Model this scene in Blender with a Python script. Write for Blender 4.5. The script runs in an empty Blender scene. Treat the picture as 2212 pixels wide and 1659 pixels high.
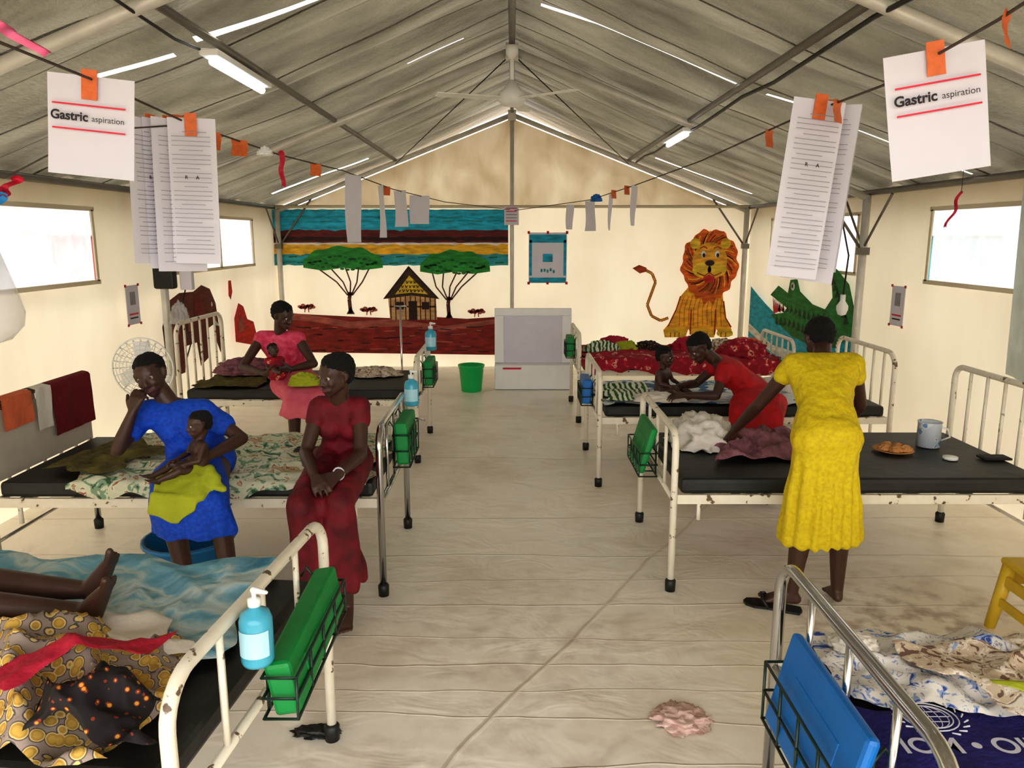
import bpy, bmesh, math, random
from mathutils import Vector as V, Matrix, noise
random.seed(7)
scene=bpy.context.scene
COL=scene.collection
WL={}
# ------------------------------------------------------------------ materials
def pm(name,tex,scale,stops,interp='LINEAR',rough=.8,bump=0,bscale=30,dist=0,stretch=(1,1,1),transl=0,metal=0,emit=0,alpha=1):
    m=bpy.data.materials.new(name); m.use_nodes=True
    nt=m.node_tree; N=nt.nodes; L=nt.links; N.clear()
    o=N.new('ShaderNodeOutputMaterial'); p=N.new('ShaderNodeBsdfPrincipled')
    tc=N.new('ShaderNodeTexCoord'); mp=N.new('ShaderNodeMapping'); mp.inputs['Scale'].default_value=stretch
    L.new(tc.outputs['Object'],mp.inputs[0])
    if tex=='noise':
        t=N.new('ShaderNodeTexNoise'); t.inputs['Scale'].default_value=scale; t.inputs['Detail'].default_value=4; t.inputs['Distortion'].default_value=dist; so=t.outputs['Fac']
    elif tex=='voronoi':
        t=N.new('ShaderNodeTexVoronoi'); t.inputs['Scale'].default_value=scale; so=t.outputs['Distance']
    elif tex=='cells':
        t=N.new('ShaderNodeTexVoronoi'); t.inputs['Scale'].default_value=scale; so=t.outputs['Color']
    else:
        t=N.new('ShaderNodeTexWave'); t.inputs['Scale'].default_value=scale; t.inputs['Distortion'].default_value=dist; so=t.outputs['Fac']
    L.new(mp.outputs[0],t.inputs['Vector'])
    r=N.new('ShaderNodeValToRGB'); r.color_ramp.interpolation=interp
    e=r.color_ramp.elements
    while len(e)<len(stops): e.new(.5)
    for i,(ps,c) in enumerate(stops):
        e[i].position=ps; e[i].color=(c[0],c[1],c[2],1)
    L.new(so,r.inputs[0]); L.new(r.outputs[0],p.inputs['Base Color'])
    p.inputs['Roughness'].default_value=rough; p.inputs['Metallic'].default_value=metal
    if emit:
        L.new(r.outputs[0],p.inputs['Emission Color']); p.inputs['Emission Strength'].default_value=emit
    if bump:
        n=N.new('ShaderNodeTexNoise'); n.inputs['Scale'].default_value=bscale; n.inputs['Detail'].default_value=5
        L.new(mp.outputs[0],n.inputs['Vector'])
        b=N.new('ShaderNodeBump'); b.inputs['Strength'].default_value=bump; b.inputs['Distance'].default_value=.02
        L.new(n.outputs['Fac'],b.inputs['Height']); L.new(b.outputs[0],p.inputs['Normal'])
    last=p.outputs[0]
    if transl:
        tr=N.new('ShaderNodeBsdfTranslucent'); L.new(r.outputs[0],tr.inputs[0])
        mx=N.new('ShaderNodeMixShader'); mx.inputs[0].default_value=transl
        L.new(last,mx.inputs[1]); L.new(tr.outputs[0],mx.inputs[2]); last=mx.outputs[0]
    if alpha<1:
        tr=N.new('ShaderNodeBsdfTransparent'); mx=N.new('ShaderNodeMixShader'); mx.inputs[0].default_value=alpha
        L.new(tr.outputs[0],mx.inputs[1]); L.new(last,mx.inputs[2]); last=mx.outputs[0]
    L.new(last,o.inputs[0])
    return m
def lin(c):
    return tuple((x/255/12.92) if x/255<.04045 else ((x/255+.055)/1.055)**2.4 for x in c)
def mat(name,rgb,var=.12,scale=8,**k):
    c=lin(rgb); a=tuple(x*(1-var) for x in c); b=tuple(min(1,x*(1+var)) for x in c)
    return pm(name,'noise',scale,[(.3,a),(.7,b)],**k)
M={}
M['canvas']=pm('canvas','noise',1.3,[(.25,lin((212,201,176))),(.75,lin((232,223,200)))],rough=.75,bump=.5,bscale=5,transl=.26,stretch=(1,1,.5))
M['gable']=pm('gable_canvas','noise',3,[(.28,lin((182,162,130))),(.5,lin((204,188,158))),(.75,lin((224,212,186)))],rough=.8,bump=.8,bscale=6,transl=.22,dist=.4,stretch=(1,1,.5))
M['pole']=mat('pole_paint',(206,203,194),metal=.2,rough=.4)
M['darkpole']=mat('dark_pole',(118,114,106),metal=.4,rough=.45)
M['cream']=pm('cream_chipped_paint','noise',26,[(0,lin((60,44,34))),(.34,lin((110,90,70))),(.37,lin((230,222,202))),(1,lin((242,236,222)))],rough=.35)
M['chrome']=mat('chrome',(200,200,200),metal=1,rough=.16,var=.05)
M['black']=mat('black_rubber',(24,24,24),rough=.5)
M['mattress']=pm('black_vinyl','noise',5,[(.3,lin((22,23,22))),(.7,lin((42,43,41)))],rough=.5,bump=.3,bscale=9)
M['wire']=mat('dark_green_wire',(20,44,34),rough=.4)
M['green']=mat('green_plastic',(6,134,62),rough=.55,var=.1)
M['bucketgreen']=mat('bucket_green',(30,200,106),rough=.3,var=.05,transl=.2)
M['blue']=mat('blue_plastic',(14,106,182),rough=.45,var=.08)
M['basin']=mat('basin_blue',(28,120,180),rough=.35,var=.08)
M['gel']=mat('blue_gel_bottle',(90,190,218),rough=.15,var=.05,transl=.25)
M['white']=mat('white_plastic',(236,236,232),rough=.4,var=.03)
M['label']=mat('bottle_label',(176,220,234),rough=.5)
M['paper']=mat('paper_white',(226,224,234),rough=.55,var=.02,transl=.2)
M['ink']=mat('ink_dark',(36,34,40),rough=.7)
M['grey_ink']=mat('ink_grey',(150,148,156),rough=.7)
M['redink']=mat('ink_red',(216,40,70),rough=.6)
M['tape']=mat('orange_tape',(216,110,56),rough=.5,scale=60)
M['string']=mat('string',(80,70,64),rough=.8)
M['pink']=mat('pink_ribbon',(226,110,150),rough=.6)
M['redrib']=mat('red_ribbon',(190,30,60),rough=.6)
M['bluerib']=mat('blue_ribbon',(50,140,200),rough=.6)
M['skin']=mat('skin_dark_brown',(70,45,35),rough=.48,var=.12,scale=14)
M['hair']=mat('hair_black',(17,14,14),rough=.85,bump=.8,bscale=160)
M['eyewhite']=mat('eye_white',(180,170,160),rough=.3,var=.02)
M['iris']=mat('eye_iris',(20,12,8),rough=.2)
M['lips']=mat('lips',(90,52,48),rough=.5)
M['d_blue']=pm('dress_blue','noise',60,[(.35,lin((6,62,172))),(.65,lin((10,82,206)))],rough=.75,bump=.6,bscale=16)
M['d_burg']=pm('dress_burgundy','noise',10,[(.35,lin((80,6,20))),(.65,lin((124,12,32)))],rough=.75,bump=.6,bscale=14)
M['d_pink']=pm('dress_pink','noise',26,[(.35,lin((200,46,82))),(.65,lin((230,92,122)))],rough=.75,bump=.4,bscale=14)
M['d_red']=pm('dress_red','noise',10,[(.35,lin((156,10,22))),(.65,lin((196,18,30)))],rough=.75,bump=.5,bscale=12)
M['d_yellow']=pm('dress_yellow','noise',60,[(.3,lin((198,172,14))),(.65,lin((220,196,24)))],rough=.8,bump=.5,bscale=26)
M['lime']=mat('lime_cloth',(170,178,40),rough=.8,bump=.5,bscale=20)
M['olive']=pm('olive_blanket','noise',14,[(.3,lin((60,56,22))),(.7,lin((112,100,44)))],rough=.9,bump=.8,bscale=20)
M['floral']=pm('floral_sheet','noise',15,[(0,lin((58,92,66))),(.36,lin((128,156,126))),(.43,lin((206,208,180))),(.55,lin((216,212,190))),(.59,lin((150,84,62))),(.625,lin((190,170,130))),(1,lin((220,216,190)))],interp='CONSTANT',dist=1.2,bump=.4,bscale=9)
M['tiedye']=pm('blue_tie_dye_sheet','noise',4.5,[(.3,lin((66,130,160))),(.45,lin((130,184,204))),(.55,lin((200,216,214))),(.7,lin((104,152,168)))],dist=1.5,bump=.5,bscale=10)
M['ankara']=pm('yellow_print_cloth','voronoi',34,[(0,lin((206,168,80))),(.3,lin((190,150,70))),(.44,lin((222,196,130))),(.52,lin((96,84,84))),(.6,lin((160,144,134))),(1,lin((190,170,146)))],interp='CONSTANT',bump=.5,bscale=8)
M['ankara2']=pm('black_orange_print_cloth','voronoi',50,[(0,lin((206,150,50))),(.2,lin((130,44,26))),(.3,lin((24,18,20))),(1,lin((30,20,24)))],interp='CONSTANT',bump=.4,bscale=8)
M['redband']=mat('crimson_cloth',(178,28,56),rough=.8,bump=.5)
M['whitecloth']=mat('white_cloth',(222,214,202),rough=.85,bump=.6,bscale=14)
M['mauve']=pm('mauve_cloth','noise',12,[(.3,lin((84,44,58))),(.5,lin((150,100,110))),(.7,lin((110,70,74)))],bump=.6,bscale=14)
M['tan']=pm('beige_print_cloth','noise',22,[(0,lin((120,92,80))),(.42,lin((206,186,160))),(.52,lin((228,216,200))),(.6,lin((150,128,110))),(.66,lin((222,206,186)))],interp='CONSTANT',dist=1.2,bump=.4,bscale=12)
M['bluewhite']=pm('blue_white_print_cloth','noise',30,[(0,lin((60,80,150))),(.36,lin((150,166,200))),(.43,lin((226,220,210))),(.62,lin((150,150,176))),(.66,lin((220,212,200)))],interp='CONSTANT',dist=1.2,bump=.4,bscale=12)
M['navy']=mat('navy_blanket',(38,32,104),rough=.95,bump=.5,bscale=60,var=.15)
M['royal']=mat('royal_blue_sheet',(20,80,170),rough=.8,bump=.4)
M['redsheet']=pm('red_print_blanket','noise',16,[(0,lin((150,16,40))),(.55,lin((188,30,56))),(.62,lin((226,180,150))),(.66,lin((160,20,50)))],interp='CONSTANT',bump=.4)
M['burgcloth']=mat('burgundy_towel',(112,12,24),rough=.95,bump=.5,bscale=50)
M['orangecloth']=mat('orange_cloth',(214,110,70),rough=.9,bump=.5)
M['checked']=pm('blue_white_sheet','cells',14,[(0,lin((70,110,150))),(.3,lin((214,220,220))),(.6,lin((170,190,200))),(.8,lin((228,228,224)))],interp='CONSTANT',bump=.3)
M['greenprint']=pm('green_white_print','wave',8,[(0,lin((40,90,60))),(.4,lin((190,196,130))),(.6,lin((226,226,206)))],interp='CONSTANT',dist=6,bump=.3)
M['bread']=mat('bread',(196,140,84),rough=.8,bump=.6,bscale=40)
M['enamel']=pm('printed_tin','noise',16,[(.0,lin((210,216,222))),(.55,lin((232,234,236))),(.6,lin((120,160,200)))],interp='CONSTANT',rough=.3)
M['pinkrag']=mat('pink_rag',(216,184,174),rough=.9,bump=.6)
M['yplastic']=mat('yellow_plastic',(214,180,50),rough=.35)
M['tube']=mat('tube_lamp_glow',(225,240,255),emit=6,var=.02)
M['bag']=mat('clear_plastic_bag',(215,215,218),rough=.25,alpha=.4)
M['gauze']=mat('window_gauze',(230,232,238),rough=.4,alpha=.55,transl=.6)
M['board']=mat('white_board',(240,239,238),rough=.45,var=.03)
M['greyboard']=mat('board_pale_lilac',(218,214,224),rough=.5,var=.03)
M['beigepanel']=mat('beige_panel',(196,186,170),rough=.6,var=.05)
M['sand']=mat('outside_ground',(140,124,104),rough=.9,scale=2)
M['outwhite']=mat('outside_tent_canvas',(140,146,156),rough=.8,scale=1)
M['outteal']=mat('outside_teal',(40,110,114),rough=.8)
M['outred']=mat('outside_red',(130,60,54),rough=.8)
M['flap']=mat('pale_blue_flap',(208,220,220),rough=.6,transl=.3,bump=.3)
M['skirtpink']=pm('skirt_pink','noise',9,[(.3,lin((206,84,108))),(.7,lin((228,116,134)))],bump=.3)
def paint(n,c): return mat('paint_'+n,c,var=.38,scale=16,rough=.7,transl=.15,stretch=(.4,.4,1.5))
P={}
for n,c in dict(cyan=(40,166,198),maroon=(100,34,34),black=(50,26,24),yellow=(220,172,44),teal=(50,148,156),leaf=(44,140,58),leafd=(24,92,42),trunk=(84,44,40),earth=(128,36,30),earthl=(166,90,78),hutroof=(60,44,26),hutwall=(190,152,104),orange=(206,96,26),mane=(160,62,22),lion=(226,164,48),gold=(236,188,56),white=(238,234,220),croc=(34,118,52),crocd=(16,58,32),water=(20,156,180),elephant=(98,44,36),red=(190,44,36)).items():
    P[n]=paint(n,c)
def nodes(name):
    m=bpy.data.materials.new(name); m.use_nodes=True; nt=m.node_tree; nt.nodes.clear(); return m,nt
def mth(nt,op,a,b=None,c=None):
    n=nt.nodes.new('ShaderNodeMath'); n.operation=op
    for i,x in enumerate((a,b,c)):
        if x is None: continue
        if isinstance(x,(int,float)): n.inputs[i].default_value=x
        else: nt.links.new(x,n.inputs[i])
    return n.outputs[0]
def roofmat():
    m,nt=nodes('roof_shade_cloth'); N=nt.nodes; L=nt.links
    g=N.new('ShaderNodeNewGeometry'); s=N.new('ShaderNodeSeparateXYZ'); L.new(g.outputs['Position'],s.inputs[0]); X,Y,Z=s.outputs
    mpp=N.new('ShaderNodeMapping'); mpp.inputs['Scale'].default_value=(.5,1.6,.5); L.new(g.outputs['Position'],mpp.inputs[0])
    n=N.new('ShaderNodeTexNoise'); n.inputs['Scale'].default_value=2.6; n.inputs['Detail'].default_value=6; L.new(mpp.outputs[0],n.inputs['Vector'])
    r=N.new('ShaderNodeValToRGB'); r.color_ramp.elements[0].position=.32; r.color_ramp.elements[0].color=(*lin((92,87,74)),1); r.color_ramp.elements[1].position=.68; r.color_ramp.elements[1].color=(*lin((142,136,118)),1); L.new(n.outputs['Fac'],r.inputs[0])
    def seam(y0,x0,x1,w,bow):  # light gaps in the cloth, coloured pale and made strongly translucent, not stitching
        yy=mth(nt,'ADD',mth(nt,'SUBTRACT',Y,y0),mth(nt,'MULTIPLY',mth(nt,'ABSOLUTE',X),bow))
        a=mth(nt,'LESS_THAN',mth(nt,'ABSOLUTE',yy),w)
        b=mth(nt,'MULTIPLY',mth(nt,'GREATER_THAN',X,x0),mth(nt,'LESS_THAN',X,x1))
        return mth(nt,'MULTIPLY',a,b)
    tot=None
    for q in [(5.45,.19,1.4,.022,.27),(5.45,1.58,2.0,.018,.27),(4.25,-1.5,-.9,.024,.25),(4.25,-2.15,-1.62,.018,.2),(6.0,-.75,-.35,.008,.2),(5.3,2.1,2.9,.012,.1),(8.9,-2.7,-1.6,.03,.0),(8.9,1.6,2.7,.02,.0)]:
        k=seam(*q); tot=k if tot is None else mth(nt,'MAXIMUM',tot,k)
    wv=mth(nt,'ADD',Y,mth(nt,'MULTIPLY',n.outputs['Fac'],.05))
    ph=mth(nt,'ABSOLUTE',mth(nt,'SUBTRACT',mth(nt,'FRACT',mth(nt,'DIVIDE',wv,.41)),.5))
    hem=mth(nt,'GREATER_THAN',ph,.465)
    mix=N.new('ShaderNodeMix'); mix.data_type='RGBA'; L.new(mth(nt,'MULTIPLY',hem,.95),mix.inputs[0]); L.new(r.outputs[0],mix.inputs[6]); mix.inputs[7].default_value=(*lin((38,32,24)),1)
    mix2=N.new('ShaderNodeMix'); mix2.data_type='RGBA'; L.new(tot,mix2.inputs[0]); L.new(mix.outputs[2],mix2.inputs[6]); mix2.inputs[7].default_value=(.95,.93,.82,1)
    p=N.new('ShaderNodeBsdfPrincipled'); p.inputs['Roughness'].default_value=.42; L.new(mix2.outputs[2],p.inputs['Base Color'])
    n2=N.new('ShaderNodeTexNoise'); n2.inputs['Scale'].default_value=34; n2.inputs['Detail'].default_value=3; L.new(g.outputs['Position'],n2.inputs['Vector'])
    n5=N.new('ShaderNodeTexNoise'); n5.inputs['Scale'].default_value=4; n5.inputs['Detail'].default_value=3; L.new(mpp.outputs[0],n5.inputs['Vector'])
    bp=N.new('ShaderNodeBump'); bp.inputs['Strength'].default_value=1; bp.inputs['Distance'].default_value=.05; L.new(mth(nt,'ADD',mth(nt,'MULTIPLY',n2.outputs['Fac'],.35),n5.outputs['Fac']),bp.inputs['Height']); L.new(bp.outputs[0],p.inputs['Normal'])
    t=N.new('ShaderNodeBsdfTranslucent'); L.new(mix2.outputs[2],t.inputs[0])
    f=mth(nt,'ADD',.12,mth(nt,'MULTIPLY',tot,.78))
    ms=N.new('ShaderNodeMixShader'); L.new(f,ms.inputs[0]); L.new(p.outputs[0],ms.inputs[1]); L.new(t.outputs[0],ms.inputs[2])
    o=N.new('ShaderNodeOutputMaterial'); L.new(ms.outputs[0],o.inputs[0]); return m
def floormat():
    m,nt=nodes('white_ground_sheet'); N=nt.nodes; L=nt.links
    g=N.new('ShaderNodeNewGeometry'); s=N.new('ShaderNodeSeparateXYZ'); L.new(g.outputs['Position'],s.inputs[0]); X,Y,Z=s.outputs
    n=N.new('ShaderNodeTexNoise'); n.inputs['Scale'].default_value=1.6; n.inputs['Detail'].default_value=6; n.inputs['Roughness'].default_value=.6; L.new(g.outputs['Position'],n.inputs['Vector'])
    r=N.new('ShaderNodeValToRGB'); e=r.color_ramp.elements; e[0].position=.25; e[0].color=(*lin((228,214,192)),1); e[1].position=.52; e[1].color=(*lin((252,244,230)),1); L.new(n.outputs['Fac'],r.inputs[0])
    n3=N.new('ShaderNodeTexNoise'); n3.inputs['Scale'].default_value=1.5; n3.inputs['Detail'].default_value=3; L.new(g.outputs['Position'],n3.inputs['Vector'])
    wob=mth(nt,'MULTIPLY',mth(nt,'SUBTRACT',n3.outputs['Fac'],.5),.1)
    def line(ax,bx,cx,w):
        d=mth(nt,'ADD',mth(nt,'ADD',mth(nt,'MULTIPLY',X,ax),mth(nt,'MULTIPLY',Y,bx)),cx)
        d=mth(nt,'ADD',d,wob)
        return mth(nt,'SUBTRACT',1,mth(nt,'MINIMUM',1,mth(nt,'DIVIDE',mth(nt,'ABSOLUTE',d),w)))
    tot=mth(nt,'MULTIPLY',line(.86,-.51,1.29,.014),.8)
    for q in [(0,1,-3.25,.009),(0,1,-4.35,.012),(.03,1,-5.6,.012),(0,1,-2.75,.007),(.05,1,-2.42,.006),(0,1,-3.8,.009),(-.04,1,-2.15,.006),(0,1,-7.0,.015),(.02,1,-2.95,.005),(.01,1,-2.58,.005),(-.02,1,-3.5,.006)]:
        tot=mth(nt,'MAXIMUM',tot,mth(nt,'MULTIPLY',line(*q),.6))
    dk=N.new('ShaderNodeMix'); dk.data_type='RGBA'; L.new(mth(nt,'MULTIPLY',tot,.4),dk.inputs[0]); L.new(r.outputs[0],dk.inputs[6]); dk.inputs[7].default_value=(*lin((160,134,104)),1)
    n4=N.new('ShaderNodeTexNoise'); n4.inputs['Scale'].default_value=9; n4.inputs['Detail'].default_value=6; L.new(g.outputs['Position'],n4.inputs['Vector'])
    def spot(x0,y0,rad,k):
        dx=mth(nt,'SUBTRACT',X,x0); dy=mth(nt,'SUBTRACT',Y,y0)
        rr=mth(nt,'SQRT',mth(nt,'ADD',mth(nt,'MULTIPLY',dx,dx),mth(nt,'MULTIPLY',dy,dy)))
        return mth(nt,'MULTIPLY',mth(nt,'MAXIMUM',0,mth(nt,'SUBTRACT',1,mth(nt,'DIVIDE',rr,rad))),mth(nt,'MAXIMUM',0,mth(nt,'MULTIPLY',mth(nt,'SUBTRACT',n4.outputs['Fac'],.46),k)))
    sp=mth(nt,'MAXIMUM',spot(1.75,3.0,.75,5),mth(nt,'MAXIMUM',spot(.1,2.9,.9,1.6),spot(0,2.0,1.0,1.4)))
    sp=mth(nt,'MINIMUM',.55,sp)
    dk2=N.new('ShaderNodeMix'); dk2.data_type='RGBA'; L.new(sp,dk2.inputs[0]); L.new(dk.outputs[2],dk2.inputs[6]); dk2.inputs[7].default_value=(*lin((134,96,68)),1)
    p=N.new('ShaderNodeBsdfPrincipled'); p.inputs['Roughness'].default_value=.34; L.new(dk2.outputs[2],p.inputs['Base Color'])
    mp=N.new('ShaderNodeMapping'); mp.inputs['Scale'].default_value=(1,1.3,1); L.new(g.outputs['Position'],mp.inputs[0])
    n2=N.new('ShaderNodeTexNoise'); n2.inputs['Scale'].default_value=3.6; n2.inputs['Detail'].default_value=3; n2.inputs['Distortion'].default_value=.7; L.new(mp.outputs[0],n2.inputs['Vector'])
    h=mth(nt,'ADD',n2.outputs['Fac'],mth(nt,'MULTIPLY',tot,.35))
    bp=N.new('ShaderNodeBump'); bp.inputs['Strength'].default_value=.45; bp.inputs['Distance'].default_value=.035; L.new(h,bp.inputs['Height']); L.new(bp.outputs[0],p.inputs['Normal'])
    o=N.new('ShaderNodeOutputMaterial'); L.new(p.outputs[0],o.inputs[0]); return m
M['roof']=roofmat(); M['floor']=floormat()
# ------------------------------------------------------------------ mesh builder
_t=bmesh.new(); bmesh.ops.create_icosphere(_t,subdivisions=2,radius=1); ICO=[v.co.copy() for v in _t.verts]; _t.free()
class B:
    def __init__(s): s.bm=bmesh.new(); s.mats=[]
    def mi(s,m):
        if m not in s.mats: s.mats.append(m)
        return s.mats.index(m)
    def raw(s,cos,faces,m,smooth=True):
        vs=[s.bm.verts.new(c) for c in cos]; i=s.mi(m)
        for f in faces:
            try:
                q=s.bm.faces.new([vs[k] for k in f]); q.material_index=i; q.smooth=smooth
            except ValueError: pass
        return s
    def box(s,c,size,m,rot=None,bev=0):
        t=bmesh.new(); bmesh.ops.create_cube(t,size=1,matrix=Matrix.Diagonal((*size,1)))
        if bev: bmesh.ops.bevel(t,geom=t.edges[:],offset=bev,segments=2,affect='EDGES',profile=.5)
        R=rot if rot is not None else Matrix.Identity(3)
        t.verts.ensure_lookup_table(); t.verts.index_update()
        s.raw([R@v.co+V(c) for v in t.verts],[[v.index for v in f.verts] for f in t.faces],m,smooth=False); t.free(); return s
    def hull(s,sph,m):
        t=bmesh.new()
        for (c,r) in sph:
            c=V(c)
            for d in ICO: t.verts.new(c+d*r)
        res=bmesh.ops.convex_hull(t,input=t.verts[:])
        junk=[g for g in set(res['geom_interior'])|set(res['geom_unused']) if isinstance(g,bmesh.types.BMVert)]
        bmesh.ops.delete(t,geom=junk,context='VERTS')
        t.verts.index_update()
        s.raw([v.co.copy() for v in t.verts],[[v.index for v in f.verts] for f in t.faces],m); t.free(); return s
    def tube(s,pts,r,m,n=8,closed=False):
        pts=[V(p) for p in pts]; k=len(pts); rs=r if isinstance(r,(list,tuple)) else [r]*k
        cos=[];up=None
        for i,p in enumerate(pts):
            if closed: d=pts[(i+1)%k]-pts[i-1]
            else: d=pts[min(i+1,k-1)]-pts[max(i-1,0)]
            d.normalize()
            if up is None:
                up=V((0,0,1)) if abs(d.z)<.9 else V((1,0,0))
            a=d.cross(up)
            if a.length<1e-5: a=d.cross(V((0,1,0)))
            a.normalize(); b=a.cross(d).normalized(); up=b
            for j in range(n):
                an=2*math.pi*j/n; cos.append(p+(a*math.cos(an)+b*math.sin(an))*rs[i])
        fs=[]
        for i in range(k if closed else k-1):
            i2=(i+1)%k
            for j in range(n):
                fs.append((i*n+j,i*n+(j+1)%n,i2*n+(j+1)%n,i2*n+j))
        if not closed: fs.append(tuple(range(n))[::-1]); fs.append(tuple((k-1)*n+j for j in range(n)))
        return s.raw(cos,fs,m)
    def lathe(s,prof,c,m,n=24,R=None):
        c=V(c); cos=[]; k=len(prof)
        for (r,z) in prof:
            for j in range(n):
                an=2*math.pi*j/n; q=V((r*math.cos(an),r*math.sin(an),z)); cos.append(c+(R@q if R is not None else q))
        fs=[(i*n+j,i*n+(j+1)%n,(i+1)*n+(j+1)%n,(i+1)*n+j) for i in range(k-1) for j in range(n)]
        if prof[0][0]>1e-4: fs.append(tuple(range(n))[::-1])
        if prof[-1][0]>1e-4: fs.append(tuple((k-1)*n+j for j in range(n)))
        return s.raw(cos,fs,m)
    def grid(s,nx,ny,f,m,smooth=True):
        cos=[f(i/nx,j/ny) for i in range(nx+1) for j in range(ny+1)]
        w=ny+1
        return s.raw(cos,[(i*w+j,i*w+j+1,(i+1)*w+j+1,(i+1)*w+j) for i in range(nx) for j in range(ny)],m,smooth)
    def poly(s,pts,m): return s.raw(pts,[tuple(range(len(pts)))],m,False)
def tomesh(b,fix=True):
    if fix: bmesh.ops.recalc_face_normals(b.bm,faces=b.bm.faces[:])
    me=bpy.data.meshes.new('m'); b.bm.to_mesh(me); b.bm.free()
    for m in b.mats: me.materials.append(m)
    return me
def remesh(b,vox,it=2,disp=None):
    mats=b.mats[:]
    me=tomesh(b); o=bpy.data.objects.new('t',me); COL.objects.link(o)
    r=o.modifiers.new('r','REMESH'); r.mode='VOXEL'; r.voxel_size=vox; r.use_smooth_shade=True
    if it: q=o.modifiers.new('s','SMOOTH'); q.iterations=it; q.factor=.5
    dg=bpy.context.evaluated_depsgraph_get(); dg.update()
    m2=bpy.data.meshes.new_from_object(o.evaluated_get(dg))
    bpy.data.objects.remove(o)
    m2.materials.clear()
    for m in mats[:1]: m2.materials.append(m)
    if disp:
        ns=[v.normal.copy() for v in m2.vertices]
        for v,n in zip(m2.vertices,ns): v.co=v.co+n*disp(v.co)
    for p in m2.polygons: p.use_smooth=True; p.material_index=0
    return m2
def tag(o,label=None,cat=None,kind=None,group=None):
    if label: o['label']=label
    if cat: o['category']=cat
    if kind: o['kind']=kind
    if group: o['group']=group
def make(name,b,parent=None,origin=None,rot=None,local=False,label=None,cat=None,kind=None,group=None):
    me=b if isinstance(b,bpy.types.Mesh) else tomesh(b)
    o=bpy.data.objects.new(name,me); me.name=name; COL.objects.link(o)
    if parent:
        w=WL[parent.name]
        if not local: me.transform(Matrix.Translation(-w))
        o.parent=parent; WL[o.name]=w
    else:
        if origin is None:
            xs=[v.co for v in me.vertices]
            origin=V(((min(v.x for v in xs)+max(v.x for v in xs))/2,(min(v.y for v in xs)+max(v.y for v in xs))/2,min(v.z for v in xs)))
        origin=V(origin)
        if not local: me.transform(Matrix.Translation(-origin))
        o.location=origin
        if rot is not None: o.rotation_euler=rot
        WL[o.name]=origin
    tag(o,label,cat,kind,group); return o
def empty(name,origin,label,cat,group=None,rot=None):
    o=bpy.data.objects.new(name,None); o.empty_display_size=.1; COL.objects.link(o); o.location=origin; WL[o.name]=V(origin)
    if rot is not None: o.rotation_euler=rot
    tag(o,label,cat,None,group); return o
def textmesh(s,size,m,mtx,bold=0,align='CENTER'):
    cu=bpy.data.curves.new('t','FONT'); cu.body=s; cu.size=size; cu.align_x=align; cu.align_y='CENTER'; cu.offset=bold
    o=bpy.data.objects.new('t',cu); COL.objects.link(o); dg=bpy.context.evaluated_depsgraph_get(); dg.update()
    me=bpy.data.meshes.new_from_object(o.evaluated_get(dg)); bpy.data.objects.remove(o); me.transform(mtx)
    me.materials.clear(); me.materials.append(m); return me
RXZ=Matrix.Rotation(math.pi/2,4,'X')
def nz(x,y,z=0,s=1): return noise.noise(V((x*s,y*s,z*s)))
# ------------------------------------------------------------------ tent shell
HW=2.95; EZ=2.0; RZ=3.15; YF=9.8; YB=-1.5; SL=(RZ-EZ)/HW
def roofz(x): return RZ-SL*abs(x)
def floorf(u,v): 
    return V((-3.2+6.4*u,YB+(YF-YB+.3)*v,0))
make('floor',B().grid(2,2,floorf,M['floor']),kind='structure',label='white plastic ground sheet with creases and dirt')
make('ground',B().box((0,4,-.1),(90,90,.14),M['sand']),kind='structure',label='sandy ground outside the tent')
def roof_half(sg):
    def f(u,v):
        x=sg*u*3.25; y=YB+(YF+.4-YB)*v
        ph=(y/.82+.5)%1.0; sag=(.085*math.sin(math.pi*ph)+.014*abs(math.sin(2*math.pi*ph)))*(1-.5*abs(math.cos(math.pi*u*1.1)))*min(1,(u+.02)*4)
        return V((x,y,roofz(x)+.065-sag+.02*nz(x,y,0,2)*u))
    return f
rb=B(); rb.grid(36,300,roof_half(1),M['roof']); rb.grid(36,300,roof_half(-1),M['roof'])
make('ceiling',rb,kind='structure',label='grey-brown shade cloth tent roof with sagging seams')
def sidewall(name,sg,wins):
    b=B(); ys=[YB]+[y for w in wins for y in w]+[YF]; zs=[0,1.33,1.84,EZ+.03]
    def quad(y0,y1,z0,z1):
        n=max(1,int((y1-y0)/.12)); k=max(1,int((z1-z0)/.12))
        def f(u,v):
            y=y0+(y1-y0)*u; z=z0+(z1-z0)*v
            return V((sg*(HW+.03+.02*math.sin(y*4.1)*nz(y,z,5,1.5)),y,z))
        b.grid(n,k,f,M['canvas'])
    for i in range(len(ys)-1):
        y0,y1=ys[i],ys[i+1]
        if i%2==0: quad(y0,y1,zs[0],zs[3])
        else: quad(y0,y1,zs[0],zs[1]); quad(y0,y1,zs[2],zs[3])
    make(name,b,kind='structure',label='cream canvas tent side wall with cut window openings')
WIN=[(4.45,5.55),(6.72,8.95)]
sidewall('wall_left',-1,WIN); sidewall('wall_right',1,WIN)
wn=1
for sg in (-1,1):
    for (y0,y1) in WIN:
        x=sg*(HW+.04)
        w=make('window_%d'%wn,B().box((x,(y0+y1)/2,1.585),(.004,y1-y0,.51),M['gauze']),kind='structure',label='tent window with pale see-through gauze'); wn+=1
        fb=B(); xi=sg*(HW+.015)
        fb.box((xi,(y0+y1)/2,1.33),(.01,y1-y0+.06,.03),M['canvas']); fb.box((xi,(y0+y1)/2,1.84),(.01,y1-y0+.06,.03),M['canvas'])
        fb.box((xi,y0,1.585),(.01,.03,.5),M['canvas']); fb.box((xi,y1,1.585),(.01,.03,.5),M['canvas'])
        if y1>6: fb.box((xi,(y0+y1)/2+.1,1.585),(.01,.05,.5),M['canvas'])
        make('window_frame',fb,parent=w)
fb=B()
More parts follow.
